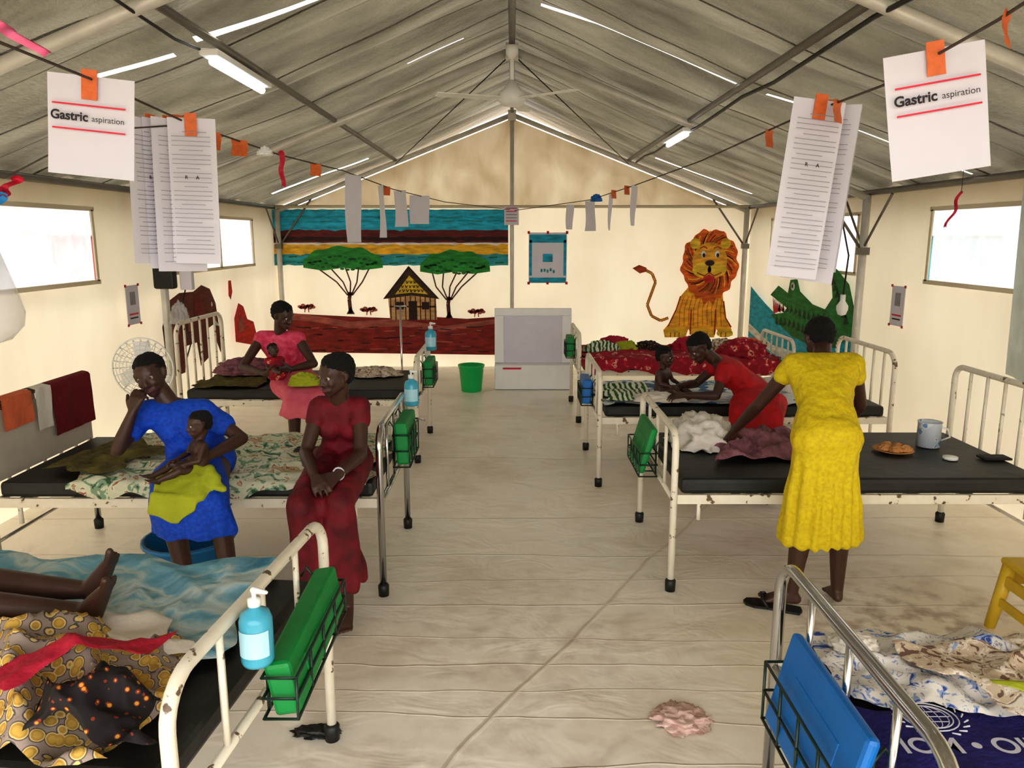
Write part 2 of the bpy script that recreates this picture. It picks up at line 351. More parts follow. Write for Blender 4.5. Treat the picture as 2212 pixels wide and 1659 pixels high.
def fw(u,v):
    x=-HW-.05+(2*HW+.1)*u; z=2.0*v
    return V((x,YF+.02*nz(x*1.5,z*.6,3)*1,z))
fb.grid(40,14,fw,M['canvas'])
make('wall_back',fb,kind='structure',label='cream canvas tent end wall with painted pictures')
gb=B()
def gf(u,v):
    x=-HW+2*HW*u; zt=roofz(x)-.09; z=2.0+(max(zt,2.001)-2.0)*v
    return V((x,YF+.09*math.sin(v*math.pi)*(nz(x*3+z*3,z*1.5,1)+.3),z))
gb.grid(80,18,gf,M['gable'])
make('wall_gable',gb,kind='structure',label='stained beige canvas gable hanging from the ridge')
ti=[0]
def trim(b,label,):
    ti[0]+=1; return make('trim_%d'%ti[0],b,kind='structure',label=label)
for i,y in enumerate([9.72,6.45,3.2,0.0]):
    b=B()
    for sg in (-1,1):
        xs=sg*(HW-.05)
        b.tube([(xs,y,0),(xs,y,EZ-.02)],.032,M['pole'],10)
        b.tube([(xs,y,EZ-.04),(0,y,RZ-.06)],.03,M['pole'],10)
        b.tube([(xs,y,1.52),(sg*(HW-.5),y,roofz(HW-.5)-.06)],.012,M['darkpole'],6)
        for d in (-.42,.42):
            if y+d<YF-.05: b.tube([(xs,y,1.55),(xs,y+d,EZ-.03)],.011,M['darkpole'],6)
        b.box((xs,y,1.53),(.08,.08,.06),M['darkpole'])
        b.box((xs,y,.01),(.14,.14,.02),M['darkpole'])
    b.box((0,y,RZ-.07),(.1,.1,.12),M['pole'])
    trim(b,'grey steel tent frame arch with posts, rafters and knee braces')
trim(B().tube([(0,9.7,0),(0,9.7,RZ-.08)],.026,M['pole'],10),'grey steel centre pole of the tent end')
trim(B().tube([(-HW,9.7,EZ+.01),(HW,9.7,EZ+.01)],.018,M['canvas'],8),'horizontal seam bar across the end wall')
trim(B().tube([(0,YB,RZ-.02),(0,9.7,RZ-.02)],.025,M['darkpole'],8),'steel ridge pipe')
for sg in (-1,1):
    trim(B().tube([(sg*1.42,YB,roofz(1.42)-.035),(sg*1.42,9.7,roofz(1.42)-.035)],.022,M['darkpole'],8),'steel purlin pipe under the roof cloth')
    trim(B().tube([(sg*(HW-.02),YB,EZ),(sg*(HW-.02),9.7,EZ)],.024,M['darkpole'],8),'steel eave pipe')
    b=B(); b.tube([(sg*.02,6.45,RZ-.1),(sg*1.42,9.7,roofz(1.42)-.08)],.005,M['black'],5)
    trim(b,'thin diagonal bracing wire under the roof')
make('power_cable',B().tube([(1.45,YB+ .6*k,roofz(1.45)-.085-.015*math.sin(k*2.1)) for k in range(19)],.011,M['black'],6),label='black power cable strapped along the roof purlin',cat='cable')
make('power_cable',B().tube([(-1.46,-1+ .35*k,roofz(1.46)-.08-.015*math.sin(k*2.1)) for k in range(15)],.007,M['black'],6),label='thin black cable feeding the tube lamp',cat='cable')
for (x,y0,y1) in [(-1.42,3.85,4.62),(1.42,6.5,7.3)]:
    z=roofz(1.42)-.11
    o=make('tube_lamp',B().box((x,(y0+y1)/2,z+.012),(.09,y1-y0+.06,.03),M['white'],bev=.006),label='white fluorescent batten lamp fixed under a roof pipe',cat='lamp',group='tube lamps under the roof')
    make('lamp_tube',B().tube([(x,y0+.02,z-.022),(x,y1-.02,z-.022)],.02,M['tube'],10),parent=o)
f=empty('ceiling_fan',(0,6.3,2.66),'white ceiling fan hanging on a rod from the ridge','fan')
make('rod',B().tube([(0,6.3,3.08),(0,6.3,2.78)],.018,M['white'],8),parent=f)
make('canopy',B().lathe([(.0,3.1),(.05,3.09),(.045,3.03),(.015,2.99)],(0,6.3,0),M['white']),parent=f)
make('motor',B().lathe([(.0,2.64),(.07,2.65),(.11,2.69),(.11,2.74),(.06,2.78),(.02,2.84),(0,2.84)],(0,6.3,0),M['white']),parent=f)
for k in range(3):
    an=math.radians(80+120*k); R=Matrix.Rotation(an,3,'Z')@Matrix.Rotation(math.radians(6),3,'X')
    make('blade',B().box(V((0,6.3,2.70))+Matrix.Rotation(an,3,'Z')@V((.36,0,0)),(.5,.11,.006),M['white'],rot=R,bev=.002),parent=f)
# ------------------------------------------------------------------ outside
def outside_tent(x,y,w,l,h,label):
    o=B(); o.box((x,y,h/2),(w,l,h),M['outwhite']); 
    o.raw([(x-w/2,y-l/2,h),(x+w/2,y-l/2,h),(x,y-l/2,h+1),(x-w/2,y+l/2,h),(x+w/2,y+l/2,h),(x,y+l/2,h+1)],[(0,1,2),(3,5,4),(0,2,5,3),(1,4,5,2)],M['outwhite'],False)
    for k in range(5): o.box((x+(w/2+.02)*(-1 if x>0 else 1),y-l/2+l*(k+.5)/5,h*.5),(.03,.12,h),M['outteal'])
    make('tent',o,label=label,cat='tent')
outside_tent(-8.6,10,4,9,1.7,'white canvas tent with teal straps standing outside')
outside_tent(9.4,10,4,9,1.7,'white canvas tent with teal straps standing outside')
for (x,c) in ((-5.3,'outred'),(5.6,'outteal')):
    o=make('hanging_laundry',B().grid(12,10,lambda u,v:V((x+.08*math.sin(u*14),9.0+2.4*u,1.0+.65*v)),M[c]),label='coloured cloth hanging on a line outside the tent',cat='cloth')
    make('line_post',B().tube([(x,8.9,-.02),(x,8.9,1.66),(x,11.5,1.66),(x,11.5,-.02)],.02,M['darkpole']),parent=o)
# ------------------------------------------------------------------ murals on end wall (metres on the wall plane)
def MW(u,v,k=0): return V(((u-1106)/168,YF-.035-.0025*k,1.65+(511-v)/168))
def ell(cu,cv,ru,rv,n=24,sp=0,ph=0): return [(cu+ru*(1+sp*(i%2))*math.cos(2*math.pi*i/n+ph),cv+rv*(1+sp*(i%2))*math.sin(2*math.pi*i/n+ph)) for i in range(n)]
def mp(b,pts,m,k): b.poly([MW(u,v,k) for u,v in pts],m)
def stroke(b,pts,w,m,k):
    for (a,c) in zip(pts[:-1],pts[1:]):
        dx,dy=c[0]-a[0],c[1]-a[1]; l=math.hypot(dx,dy); nx,ny=-dy/l*w/2,dx/l*w/2
        mp(b,[(a[0]+nx,a[1]+ny),(c[0]+nx,c[1]+ny),(c[0]-nx,c[1]-ny),(a[0]-nx,a[1]-ny)],m,k)
mur=empty('mural',MW(850,700),'painted landscape with acacia trees, hut and red earth on canvas','mural')
b=B()
def band(v0,v1,m,k,jag=1.2):
    top=[(598+500*i/40,v0+jag*noise.noise(V((i*.7,v0,0)))*2) for i in range(41)]; bot=[(1098-500*i/40,v1+jag*noise.noise(V((i*.8,v1,2)))*2) for i in range(41)]
    mp(b,top+bot,m,k)
band(456,502,P['cyan'],0,1); band(498,526,P['maroon'],1,2); band(512,520,P['black'],2,2); band(524,530,P['white'],2,1); band(528,550,P['yellow'],3,2); band(548,571,P['teal'],4,2)
for i in range(46):
    u=602+10.5*i+4*math.sin(i*5); v=470+13*math.sin(i*2.1)
    stroke(b,[(u,v),(min(1094,u+26),v+1.5*math.sin(i))],2.4,(P['teal'],P['water'])[i%2],3)
    stroke(b,[(u,560+7*math.sin(i*1.7)),(min(1094,u+18),559+7*math.sin(i*1.7))],2,(P['water'],P['leafd'])[i%2],5)
make('sky_stripes',b,parent=mur)
b=B()
mp(b,[(625,672),(700,676),(780,680),(860,683),(940,680),(1010,684),(1072,680),(1072,762),(625,756)],P['earth'],1)
mp(b,[(600,668),(680,676),(760,690),(860,684),(960,700),(1072,684),(1072,694),(960,712),(860,700),(760,704),(680,690),(600,684)],P['earthl'],2)
for i in range(60):
    u=628+7*i+3*math.sin(i*4); v=728+26*math.sin(i*2.3); w_=24+14*math.sin(i*1.3)
    stroke(b,[(u,v),(min(1070,u+w_),v+2*math.sin(i))],2.2,(P['maroon'],P['earthl'],P['black'],P['earth'])[i%4],3)
make('red_ground',b,parent=mur)
for (c,ct,tb) in (((750,558),84,(762,672)),((986,566),74,(972,682))):
    b=B(); u,v=c
    pts=[(u-ct,v+18)]+[(u-ct*math.cos(math.pi*i/24),v+10-36*math.sin(math.pi*i/24)+2.5*math.sin(i*5)) for i in range(1,24)]+[(u+ct,v+18),(u+ct*.5,v+23),(u,v+18),(u-ct*.5,v+24)]
    mp(b,pts,P['leaf'],6)
    for i in range(40): mp(b,ell(u-ct*.85+ct*1.7*i/39,v+8-15*math.sin(i*2.2)*math.sin(math.pi*(i+.5)/40),5,2.5,7),(P['leafd'],P['croc'])[i%2],7)
    for a in (-.6,-.3,.05,.35,.6): stroke(b,[(tb[0]+a*8,tb[1]-38),(tb[0]+a*45,tb[1]-66),(u+a*ct*1.1,v+18)],3,P['trunk'],3)
    stroke(b,[(tb[0],tb[1]),(tb[0]-2,tb[1]-30),(tb[0]+1,tb[1]-45)],8,P['trunk'],3); mp(b,[(tb[0]-9,tb[1]+2),(tb[0],tb[1]-14),(tb[0]+9,tb[1]+2)],P['trunk'],3)
    make('acacia_tree',b,parent=mur)
b=B(); mp(b,[(842,632),(944,632),(946,686),(846,686)],P['hutwall'],4); mp(b,[(832,642),(888,572),(952,642),(893,634)],P['hutroof'],6)
mp(b,[(858,632),(889,592),(928,632),(893,628)],P['gold'],7)
stroke(b,[(836,640),(888,575),(948,640)],4,P['black'],8)
for j,(u0,u1,v) in enumerate(((882,900,606),(872,912,615),(866,922,624))):
    u=u0
    while u<u1: stroke(b,[(u,v-3),(u+2,v+3),(u+5,v-2)],1.6,P['black'],9); u+=8
for i in range(10): stroke(b,[(848+10.5*i,636),(848+10.5*i,686)],2.4,P['trunk'],5)
stroke(b,[(846,658),(944,658)],3,P['black'],5); mp(b,[(886,646),(904,646),(904,686),(886,686)],P['black'],6); mp(b,[(860,648),(876,648),(876,664),(860,664)],P['black'],6); mp(b,[(914,648),(930,648),(930,664),(914,664)],P['black'],6)
make('hut',b,parent=mur)
for (u,v) in ((668,664),(800,670),(1030,674)):
    b=B()
    for i in range(9): mp(b,ell(u-14+3.6*i,v-6+3*math.sin(i*2.4),5,3.5,7),(P['earthl'],P['earth'])[i%2],4)
    stroke(b,[(u-4,v+6),(u-2,v-6)],2,P['earth'],3); stroke(b,[(u+5,v+6),(u+3,v-6)],2,P['earth'],3); make('bush',b,parent=mur)
lm=empty('mural',MW(1515,722),'painted orange smiling lion with curled tail on canvas wall','mural')
b=B()
mp(b,[(1484,612),(1464,636),(1456,664),(1444,692),(1430,708),(1434,724),(1478,724),(1484,706),(1494,724),(1540,724),(1544,706),(1554,724),(1580,720),(1574,700),(1562,682),(1556,650),(1552,612)],P['lion'],1)
for i in range(10): stroke(b,[(1472+9*i,636+6*math.sin(i*3)),(1464+9.6*i,664),(1464+10*i,700)],1.4,P['orange'],2)
mp(b,ell(1455,714,22,10,14),P['gold'],3); mp(b,ell(1515,716,22,10,14),P['gold'],3); mp(b,ell(1562,715,18,9,14),P['gold'],3)
for u in (1446,1455,1464,1506,1515,1524,1554,1564): stroke(b,[(u,713),(u,723)],2,P['mane'],4)
stroke(b,[(1488,664),(1488,718)],3,P['mane'],4); stroke(b,[(1540,664),(1540,718)],3,P['mane'],4); stroke(b,[(1464,636),(1456,664),(1440,700)],3,P['mane'],4); stroke(b,[(1556,646),(1562,682),(1575,702)],3,P['mane'],4)
make('body',b,parent=lm)
b=B()
mane=[]
for i in range(72):
    a=2*math.pi*i/72; q=1.03+.04*math.sin(a*9)+.03*math.sin(a*17+1); mane.append((1523+58*q*math.cos(a),568+69*q*math.sin(a)))
mp(b,mane,P['orange'],5)
mp(b,[(1490,620),(1556,620),(1550,640),(1540,638),(1534,654),(1524,644),(1514,656),(1508,638),(1496,642)],P['orange'],6)
for i in range(60):
    a=2*math.pi*i/60; q=.94+.08*math.sin(i*5.1)
    pts=[(1523+(34+t*7)*q*math.cos(a+.13*t),566+(40+t*8.5)*q*math.sin(a+.13*t)) for t in range(4)]
    stroke(b,pts,2.2,(P['mane'],P['gold'],P['mane'],P['trunk'])[i%4],7)
make('mane',b,parent=lm)
b=B(); mp(b,ell(1522,562,37,39),P['lion'],8); mp(b,ell(1490,526,11,11),P['gold'],8); mp(b,ell(1554,526,11,11),P['gold'],8)
mp(b,ell(1522,598,12,10),P['red'],9); mp(b,ell(1506,580,20,15),P['gold'],10); mp(b,ell(1538,580,20,15),P['gold'],10)
for s2 in (-1,1):
    stroke(b,[(1522,586),(1522+s2*10,593),(1522+s2*26,586)],2.5,P['mane'],11)
mp(b,ell(1522,566,10,6),P['black'],11)
for u in (1508,1537): mp(b,ell(u,548,5,7),P['white'],10); mp(b,ell(u+1,550,3,4.5),P['black'],11); stroke(b,[(u-8,536),(u,532),(u+8,536)],2.5,P['mane'],9)
make('face',b,parent=lm)
b=B(); TL=[(1440,682),(1424,688),(1404,678),(1394,654),(1402,630),(1410,606),(1402,588),(1386,580)]; stroke(b,TL,6,P['mane'],2); stroke(b,TL,3,P['lion'],3); mp(b,[(1390,584),(1376,588),(1360,577),(1374,570),(1390,576)],P['mane'],4); make('tail',b,parent=lm)
def SW(sg,pts,m,b,k): b.poly([V((sg*(HW-.012-.003*k),y,z)) for y,z in pts],m)
cr=empty('mural',(HW-.02,7.6,.4),'painted green crocodile above blue water on canvas side wall','mural')
b=B(); SW(1,[(9.5,1.05),(9.2,.96),(8.9,.88),(8.2,.72),(7.2,.74),(6.6,.82),(6.45,.5),(6.6,.2),(9.5,.2)],P['water'],b,1); SW(1,[(9.5,.6),(8.6,.45),(7.0,.5),(6.5,.4),(6.5,.34),(8.6,.36),(9.5,.5)],P['white'],b,2); make('water',b,parent=cr)
b=B(); SW(1,[(8.75,1.0),(8.5,1.12),(8.2,1.06),(8.15,1.2),(7.95,1.22),(7.85,1.1),(7.5,1.0),(7.2,.98),(7.05,1.1),(7.1,1.25),(7.3,1.42),(7.0,1.36),(6.72,1.24),(6.55,1.0),(6.6,.8),(6.9,.66),(7.5,.6),(8.0,.62),(8.4,.7),(8.7,.78),(8.3,.84),(8.2,.9)],P['croc'],b,3)
for i in range(12): SW(1,[(7.0+.13*i,.72+.03*math.sin(i)),(7.06+.13*i,.8),(7.1+.13*i,.7)],P['crocd'],b,4); SW(1,[(7.05+.12*i,.86+.03*math.sin(i)),(7.1+.12*i,.94),(7.14+.12*i,.85)],P['crocd'],b,4)
for i in range(8): SW(1,[(6.66+.055*i,.9+.055*i),(6.74+.055*i,.98+.05*i),(6.78+.055*i,.88+.055*i)],P['crocd'],b,4)
SW(1,[(8.66,.96),(8.25,.88),(8.6,.8)],P['red'],b,4)
for i in range(6): SW(1,[(8.3+.06*i,.93+.008*i),(8.35+.06*i,.94+.008*i),(8.32+.06*i,.87)],P['white'],b,5)
SW(1,[(8.05+.06*math.cos(a*.7),1.14+.045*math.sin(a*.7)) for a in range(9)],P['white'],b,5); SW(1,[(8.06+.025*math.cos(a*.8),1.14+.02*math.sin(a*.8)) for a in range(8)],P['black'],b,6)
make('crocodile',b,parent=cr)
elm=empty('mural',(-HW+.02,7.1,.45),'painted dark brown elephant on canvas side wall','mural')
b=B(); SW(-1,[(6.45,.5),(6.42,.9),(6.55,1.1),(6.8,1.16),(7.1,1.15),(7.3,1.2),(7.5,1.15),(7.62,1.0),(7.66,.8),(7.72,.6),(7.66,.5),(7.58,.62),(7.52,.8),(7.4,.78),(7.35,.5),(7.15,.45),(7.1,.68),(6.85,.68),(6.8,.45),(6.6,.45)],P['elephant'],b,2)
SW(-1,[(7.1,1.1),(7.3,1.08),(7.34,.9),(7.2,.8),(7.08,.9)],P['earth'],b,3); SW(-1,[(7.5,1.02),(7.53,1.02),(7.53,.98),(7.5,.98)],P['white'],b,3); SW(-1,[(7.5,.82),(7.56,.84),(7.7,.76),(7.56,.79)],P['white'],b,4)
for i in range(4): SW(-1,[(6.55+.12*i,.8),(6.6+.12*i,1.0),(6.62+.12*i,.8)],P['earthl'],b,4)
make('elephant',b,parent=elm)
b=B(); SW(-1,[(8.1,.55),(8.1,.8),(8.25,.95),(8.4,.9),(8.5,.75),(8.7,.7),(8.8,.5),(8.6,.45)],P['red'],b,2); SW(-1,[(8.2,.62),(8.22,.76),(8.34,.8),(8.4,.66)],P['earthl'],b,3); SW(-1,[(7.98,1.05),(8.0,1.2),(8.08,1.2),(8.1,1.08),(8.04,1.0)],P['red'],b,2)
make('mural',b,label='small painted red animal shapes on canvas side wall',cat='mural')
def poster(u0,v0,u1,v1,bg,label,fn=None,thick=.004,y=YF-.06):
    x0,x1=(u0-1106)/168,(u1-1106)/168; z1,z0=1.65+(511-v0)/168,1.65+(511-v1)/168
    o=make('poster',B().box(((x0+x1)/2,y,(z0+z1)/2),(x1-x0,thick,z1-z0),bg),label=label,cat='poster')
    if fn:
        b=B(); fn(b,x0,x1,z0,z1,y-thick); make('print',b,parent=o)
    return o
def pf(b,x0,x1,z0,z1,y):
    w=x1-x0;h=z1-z0
    b.box(((x0+x1)/2,y,z1-h*.12),(w*.96,.002,h*.16),P['cyan']); b.box(((x0+x1)/2,y,z0+h*.06),(w*.96,.002,h*.1),P['cyan'])
    b.box((x0+w*.05,y,(z0+z1)/2),(w*.07,.002,h*.7),P['cyan']); b.box((x1-w*.05,y,(z0+z1)/2),(w*.07,.002,h*.7),P['cyan'])
    b.box(((x0+x1)/2,y,z0+h*.5),(w*.26,.002,h*.16),P['cyan'])
    for i in range(5): b.box(((x0+x1)/2-w*.16+w*.08*i,y,z0+h*(.25+.04*math.sin(i*3))),(w*.05,.002,h*.06),P['teal'])
    for (a,c) in ((0,0),(1,0),(0,1),(1,1),(.5,0),(.5,1)): b.box((x0+w*a,y-.002,z0+h*c),(.03,.002,.035),P['red'])
poster(1141,503,1221,608,M['paper'],'cyan and white picture poster taped to canvas wall',pf)
def pf2(b,x0,x1,z0,z1,y):
    for i in range(5): b.box(((x0+x1)/2,y,z1-.025-.038*i),((x1-x0)*.75,.002,.01),M['redink'] if i in(0,1,4) else M['grey_ink'])
poster(1090,450,1120,488,M['paper'],'small white notice with red printing on the centre pole',pf2,y=9.665)
for sg,y in ((-1,5.95),(1,5.85)):
    x=sg*(HW-.02)
    o=make('poster',B().box((x,y,1.13),(.004,.2,.3),M['paper']),label='small white paper poster with dark picture taped to canvas wall',cat='poster')
    xx=x-sg*.004
    make('picture',B().box((xx,y,1.18),(.002,.08,.1),M['grey_ink']),parent=o); make('red_rule',B().box((xx,y,1.06),(.002,.14,.012),M['redink']),parent=o); make('caption_line',B().box((xx,y,1.03),(.002,.12,.01),M['ink']),parent=o)
    for a in(-.1,.1):
        for c in (.98,1.28): make('tape',B().box((xx,y+a,c),(.002,.03,.02),M['redrib']),parent=o)
# ------------------------------------------------------------------ white board stand
BX=.25
o=empty('display_board',(-.02+BX,8.35,0),'white framed board with pale panel standing on a white box','board')
b=B(); b.box((-.39+BX,8.4,.54),(.1,.05,.52),M['board'],bev=.004); b.box((.35+BX,8.4,.54),(.1,.05,.52),M['board'],bev=.004); b.box((-.02+BX,8.4,.84),(.84,.05,.078),M['board'],bev=.004); make('frame',b,parent=o)
make('panel',B().box((-.02+BX,8.405,.54),(.64,.02,.52),M['greyboard']),parent=o)
make('base',B().box((-.02+BX,8.35,.14),(.84,.22,.27),M['board'],bev=.01),parent=o)
make('red_tag',B().box((-.25+BX,8.235,.24),(.2,.004,.02),M['redink']),parent=o)
# ------------------------------------------------------------------ beds
def upath(x,y0,y1,h,r=.1,z0=.04):
    pts=[(x,y0,z0),(x,y0,h-r)]
    for k in range(1,6):
        a=k/6*math.pi/2; pts.append((x,y0+r-r*math.cos(a),h-r+r*math.sin(a)))
    pts+=[(x,y0+r,h)]; q=[(x,y0+y1-p[1],p[2]) for p in pts[::-1]]
    return pts+q
def bed(sg,xf,xh,y0,y1,fh,hh,fm,label,zt=.55,rot=None,nb=3,corner=.1,panel=False):
    org=V((sg*xf,y1,0))
    o=empty('hospital_bed',org,label,'bed',group='hospital beds in rows',rot=(0,0,rot or 0))
    def end(name,x,h):
        b=B(); b.tube(upath(x,y0,y1,h,corner),.0165,fm,10)
        b.tube([(x,y0,zt-.1),(x,y1,zt-.1)],.013,fm)
        if name=='headboard': b.tube([(x,y0,.26),(x,y1,.26)],.009,fm)
        n=nb if name=='footboard' else 5
        for i in range(1,n+1):
            y=y0+(y1-y0)*i/(n+1); b.tube([(x,y,zt-.1),(x,y,h)],.009,fm,6)
        make(name,b,parent=o)
        for y in (y0,y1): make('foot_cap',B().lathe([(.0,0),(.024,0),(.026,.05),(.018,.06),(0,.06)],(x,y,0),M['black'],12),parent=o)
    end('footboard',sg*xf,fh); end('headboard',sg*xh,hh)
    if panel: make('head_panel',B().box((sg*(xh-.018),(y0+y1)/2,.70),(.01,y1-y0-.05,.32),M['beigepanel'],bev=.003),parent=o)
    b=B(); xm=sg*(xf+xh)/2; L=xh-xf
    for y in (y0+.012,y1-.012): b.box((xm,y,zt-.1),(L,.022,.045),M['cream'],bev=.003)
    for i in range(7): b.box((sg*(xf+L*(i+.5)/7),(y0+y1)/2,zt-.095),(.06,y1-y0-.03,.012),M['cream'])
    for xx in (xf+.12,xh-.12):
        for y in (y0+.012,y1-.012): b.tube([(sg*xx,y,zt-.1),(sg*xx,y,zt-.2)],.01,M['cream'],6)
    make('bed_base',b,parent=o)
    m=B(); m.box((xm,(y0+y1)/2,zt-.04),(L-.07,y1-y0-.02,.075),M['mattress'],bev=.02)
    make('mattress',m,origin=org,label='black vinyl mattress on a metal bed frame',cat='mattress',group='black vinyl mattresses',rot=(0,0,rot or 0))
    return o
YW=math.radians(-5)
bed(-1,.60,2.45,1.36,2.30,.78,.98,M['cream'],'white chipped metal bed with sanitizer and green folder on its footboard',zt=.58,rot=YW)
bed(-1,.60,2.38,3.35,4.2,.80,.9,M['chrome'],'metal hospital bed with flower sheet and towels on headboard',panel=True)
bed(-1,.70,2.42,5.5,6.38,.78,1.03,M['cream'],'white metal hospital bed where woman in pink sits')
bed(1,.75,2.55,1.13,2.0,.775,.95,M['chrome'],'chrome-ended hospital bed with blue folder on footboard')
bed(1,.75,2.52,3.4,4.3,.77,.93,M['cream'],'cream metal hospital bed with bare black mattress',corner=.07)
bed(1,.58,2.5,4.95,5.85,.77,.90,M['cream'],'white metal bed where woman in red tends a toddler')
bed(1,.60,2.5,6.75,7.65,.8,.74,M['cream'],'white metal hospital bed with red printed blanket')
# ------------------------------------------------------------------ cloth
def wr(x,y,s,seed):
    a=noise.noise(V((x*s+seed,y*s,seed))); c=noise.noise(V((x*s*2.3,y*s*2.3+seed,seed*2)))
    return (1-abs(a)*2)**2*.6+ (1-abs(c)*2)*.25
def cloth(name,cor,z0,amp,m,label,seed=1,n=46,ylo=None,yhi=None,jit=.03,scale=5,bulge=None,cat='cloth'):
    c=[V((*p,0)) for p in cor]
    def f(u,v):
        p=c[0]*(1-u)*(1-v)+c[1]*u*(1-v)+c[2]*u*v+c[3]*(1-u)*v
        e=max(abs(u-.5),abs(v-.5))*2
        p.x+=jit*e**6*nz(p.x,p.y,seed,6)*3; p.y+=jit*e**6*nz(p.y,p.x,seed+9,6)*3
        z=z0+.008+amp*max(0,wr(p.x,p.y,scale,seed))*(1-.6*e**8)
        if bulge:
            for (bx,by,bz,br) in bulge:
                d=math.hypot(p.x-bx,p.y-by)/br
                if d<1: z+=bz*(1-d*d)**1.5
        if ylo is not None and p.y<ylo:
            o=ylo-p.y; z-=o; p.y=ylo-.015-.02*abs(nz(p.x,z,seed,9))-.05*o
        if yhi is not None and p.y>yhi:
            o=p.y-yhi; z-=o; p.y=yhi+.015
        p.z=z; return p
    b=B(); b.grid(n,n,f,m)
    return make(name,b,label=label,cat=cat)
def pile(name,c,r,m,label,seed=1,amp=.28,cat='cloth'):
    b=B()
    def f(u,v):
        th=u*2*math.pi; ph=v*math.pi/2
        d=V((math.cos(th)*math.cos(ph),math.sin(th)*math.cos(ph),math.sin(ph)))
        q=d*2.2+V((seed,seed*2,0)); k=1+amp*((1-abs(noise.noise(q))*2)-.4)+amp*.5*(noise.noise(q*2.7))
        return V((c[0]+d.x*r[0]*k,c[1]+d.y*r[1]*k,max(c[2]+.003,c[2]+d.z*r[2]*k)))
    b.grid(56,20,f,m); bmesh.ops.remove_doubles(b.bm,verts=b.bm.verts[:],dist=.0005)
    return make(name,b,label=label,cat=cat)
cloth('bed_sheet',[(-.76,1.75),(-.78,2.36),(-2.3,2.50),(-2.3,1.9)],.585,.04,M['tiedye'],'blue tie-dye bed sheet spread over black mattress',seed=3,n=60)
cloth('towel',[(-.84,1.76),(-.88,1.93),(-1.22,1.98),(-1.22,1.78)],.62,.035,M['whitecloth'],'crumpled white towel lying beside resting feet',seed=5,n=26)
cloth('wrap_cloth',[(-.78,1.37),(-.82,1.82),(-2.3,1.97),(-2.3,1.47)],.592,.12,M['ankara'],'yellow and grey printed wrap cloth bunched on the bed',seed=8,scale=4.5,n=70,bulge=[(-1.15,1.62,.07,.3),(-1.7,1.72,.08,.4)])
cloth('wrap_cloth',[(-.74,1.37),(-.76,1.55),(-1.02,1.56),(-1.0,1.38)],.64,.08,M['ankara2'],'black cloth with orange print bunched near the bed end',seed=12,n=36,scale=8,bulge=[(-.9,1.47,.05,.14)])
cloth('sash',[(-.80,1.62),(-.82,1.69),(-1.12,1.52),(-1.08,1.45)],.70,.05,M['redband'],'crimson sash lying across printed wrap cloth',seed=15,n=24,bulge=[(-1.0,1.56,.04,.2)])
cloth('bed_sheet',[(-.66,3.32),(-.66,4.17),(-2.15,4.18),(-2.0,3.28)],.55,.04,M['floral'],'green and cream floral bed sheet on black mattress',seed=21,ylo=3.34,n=70)
cloth('blanket',[(-1.84,3.40),(-1.78,3.75),(-2.0,4.0),(-2.2,3.45)],.575,.05,M['olive'],'olive-brown blanket rumpled on floral sheet',seed=24,n=34)
b=B(); b.box((-1.0,3.7,.608),(.16,.075,.012),M['black'],bev=.004); b.box((-1.0,3.7,.615),(.14,.06,.002),M['ink']); make('mobile_phone',b,label='black mobile phone lying on floral sheet',cat='phone')
def drape(name,x,y0,y1,zt,d1,d2,m,label,seed=1):
    b=B()
    def f(u,v):
        y=y0+(y1-y0)*u+.01*nz(v*4,u*3,seed); t=v*(d1+d2)-d1
        if abs(t)<.03: xx=x+t*1.2; z=zt+.022-.01*abs(t)/.03
        else: xx=x+(.042 if t>0 else -.042)+.012*nz(y*14,t*3,seed); z=zt+.012-(abs(t)-.03)
        return V((xx,y,z))
    b.grid(22,40,f,m); return make(name,b,label=label,cat='cloth')
drape('towel',-2.38,3.83,4.2,.9,.28,.30,M['burgcloth'],'burgundy towel draped over bed headboard',3)
drape('towel',-2.38,3.70,3.82,.9,.2,.24,M['whitecloth'],'white towel draped over bed headboard',5)
drape('towel',-2.38,3.44,3.67,.9,.15,.18,M['orangecloth'],'orange and beige cloth draped over bed headboard',8)
cloth('blanket',[(-1.9,5.55),(-1.85,6.2),(-2.35,6.3),(-2.35,5.55)],.55,.05,M['olive'],'dark olive blanket bunched at bed head',seed=31,n=28)
pile('clothes_bundle',(-1.1,6.1,.555),(.2,.14,.06),M['tan'],'small beige patterned clothes bundle on mattress',seed=4)
pile('clothes_bundle',(-2.1,6.0,.6),(.22,.2,.1),M['mauve'],'mauve clothes bundle near the headboard',seed=6)
nb_=cloth('blanket',[(.78,1.16),(.78,1.64),(1.42,1.58),(1.5,1.16)],.555,.02,M['navy'],'navy fleece blanket with white emblem and lettering',seed=41,ylo=1.13,scale=3)
cloth('bed_sheet',[(.80,1.64),(.80,1.96),(1.3,1.96),(1.3,1.56)],.56,.05,M['bluewhite'],'blue and white patterned sheet bunched on bed',seed=44,scale=6,bulge=[(1.3,1.75,.05,.25)])
cloth('bed_sheet',[(1.25,1.2),(1.2,1.6),(2.45,1.97),(2.45,1.2)],.553,.05,M['royal'],'royal blue sheet under other bedding',seed=46,n=34)
cloth('wrap_cloth',[(1.14,1.50),(.98,1.82),(1.8,1.9),(2.0,1.45)],.6,.055,M['tan'],'beige and white lace patterned cloth on blue sheet',seed=48,scale=6,n=60)
pile('towel',(.90,1.86,.59),(.06,.05,.03),M['whitecloth'],'small crumpled white towel on bed',seed=9)
cloth('wrap_cloth',[(1.12,1.54),(1.13,1.58),(1.34,1.59),(1.34,1.54)],.64,.03,M['lime'],'lime green and white cloth strip',seed=50,n=16)
b=B(); ex,ey=.935,1.55
for rr in (.06,.048):
    b.tube([(ex+rr*math.cos(a*.2618),ey+rr*.85*math.sin(a*.2618),.594) for a in range(24)],.0016,M['paper'],5,closed=True)
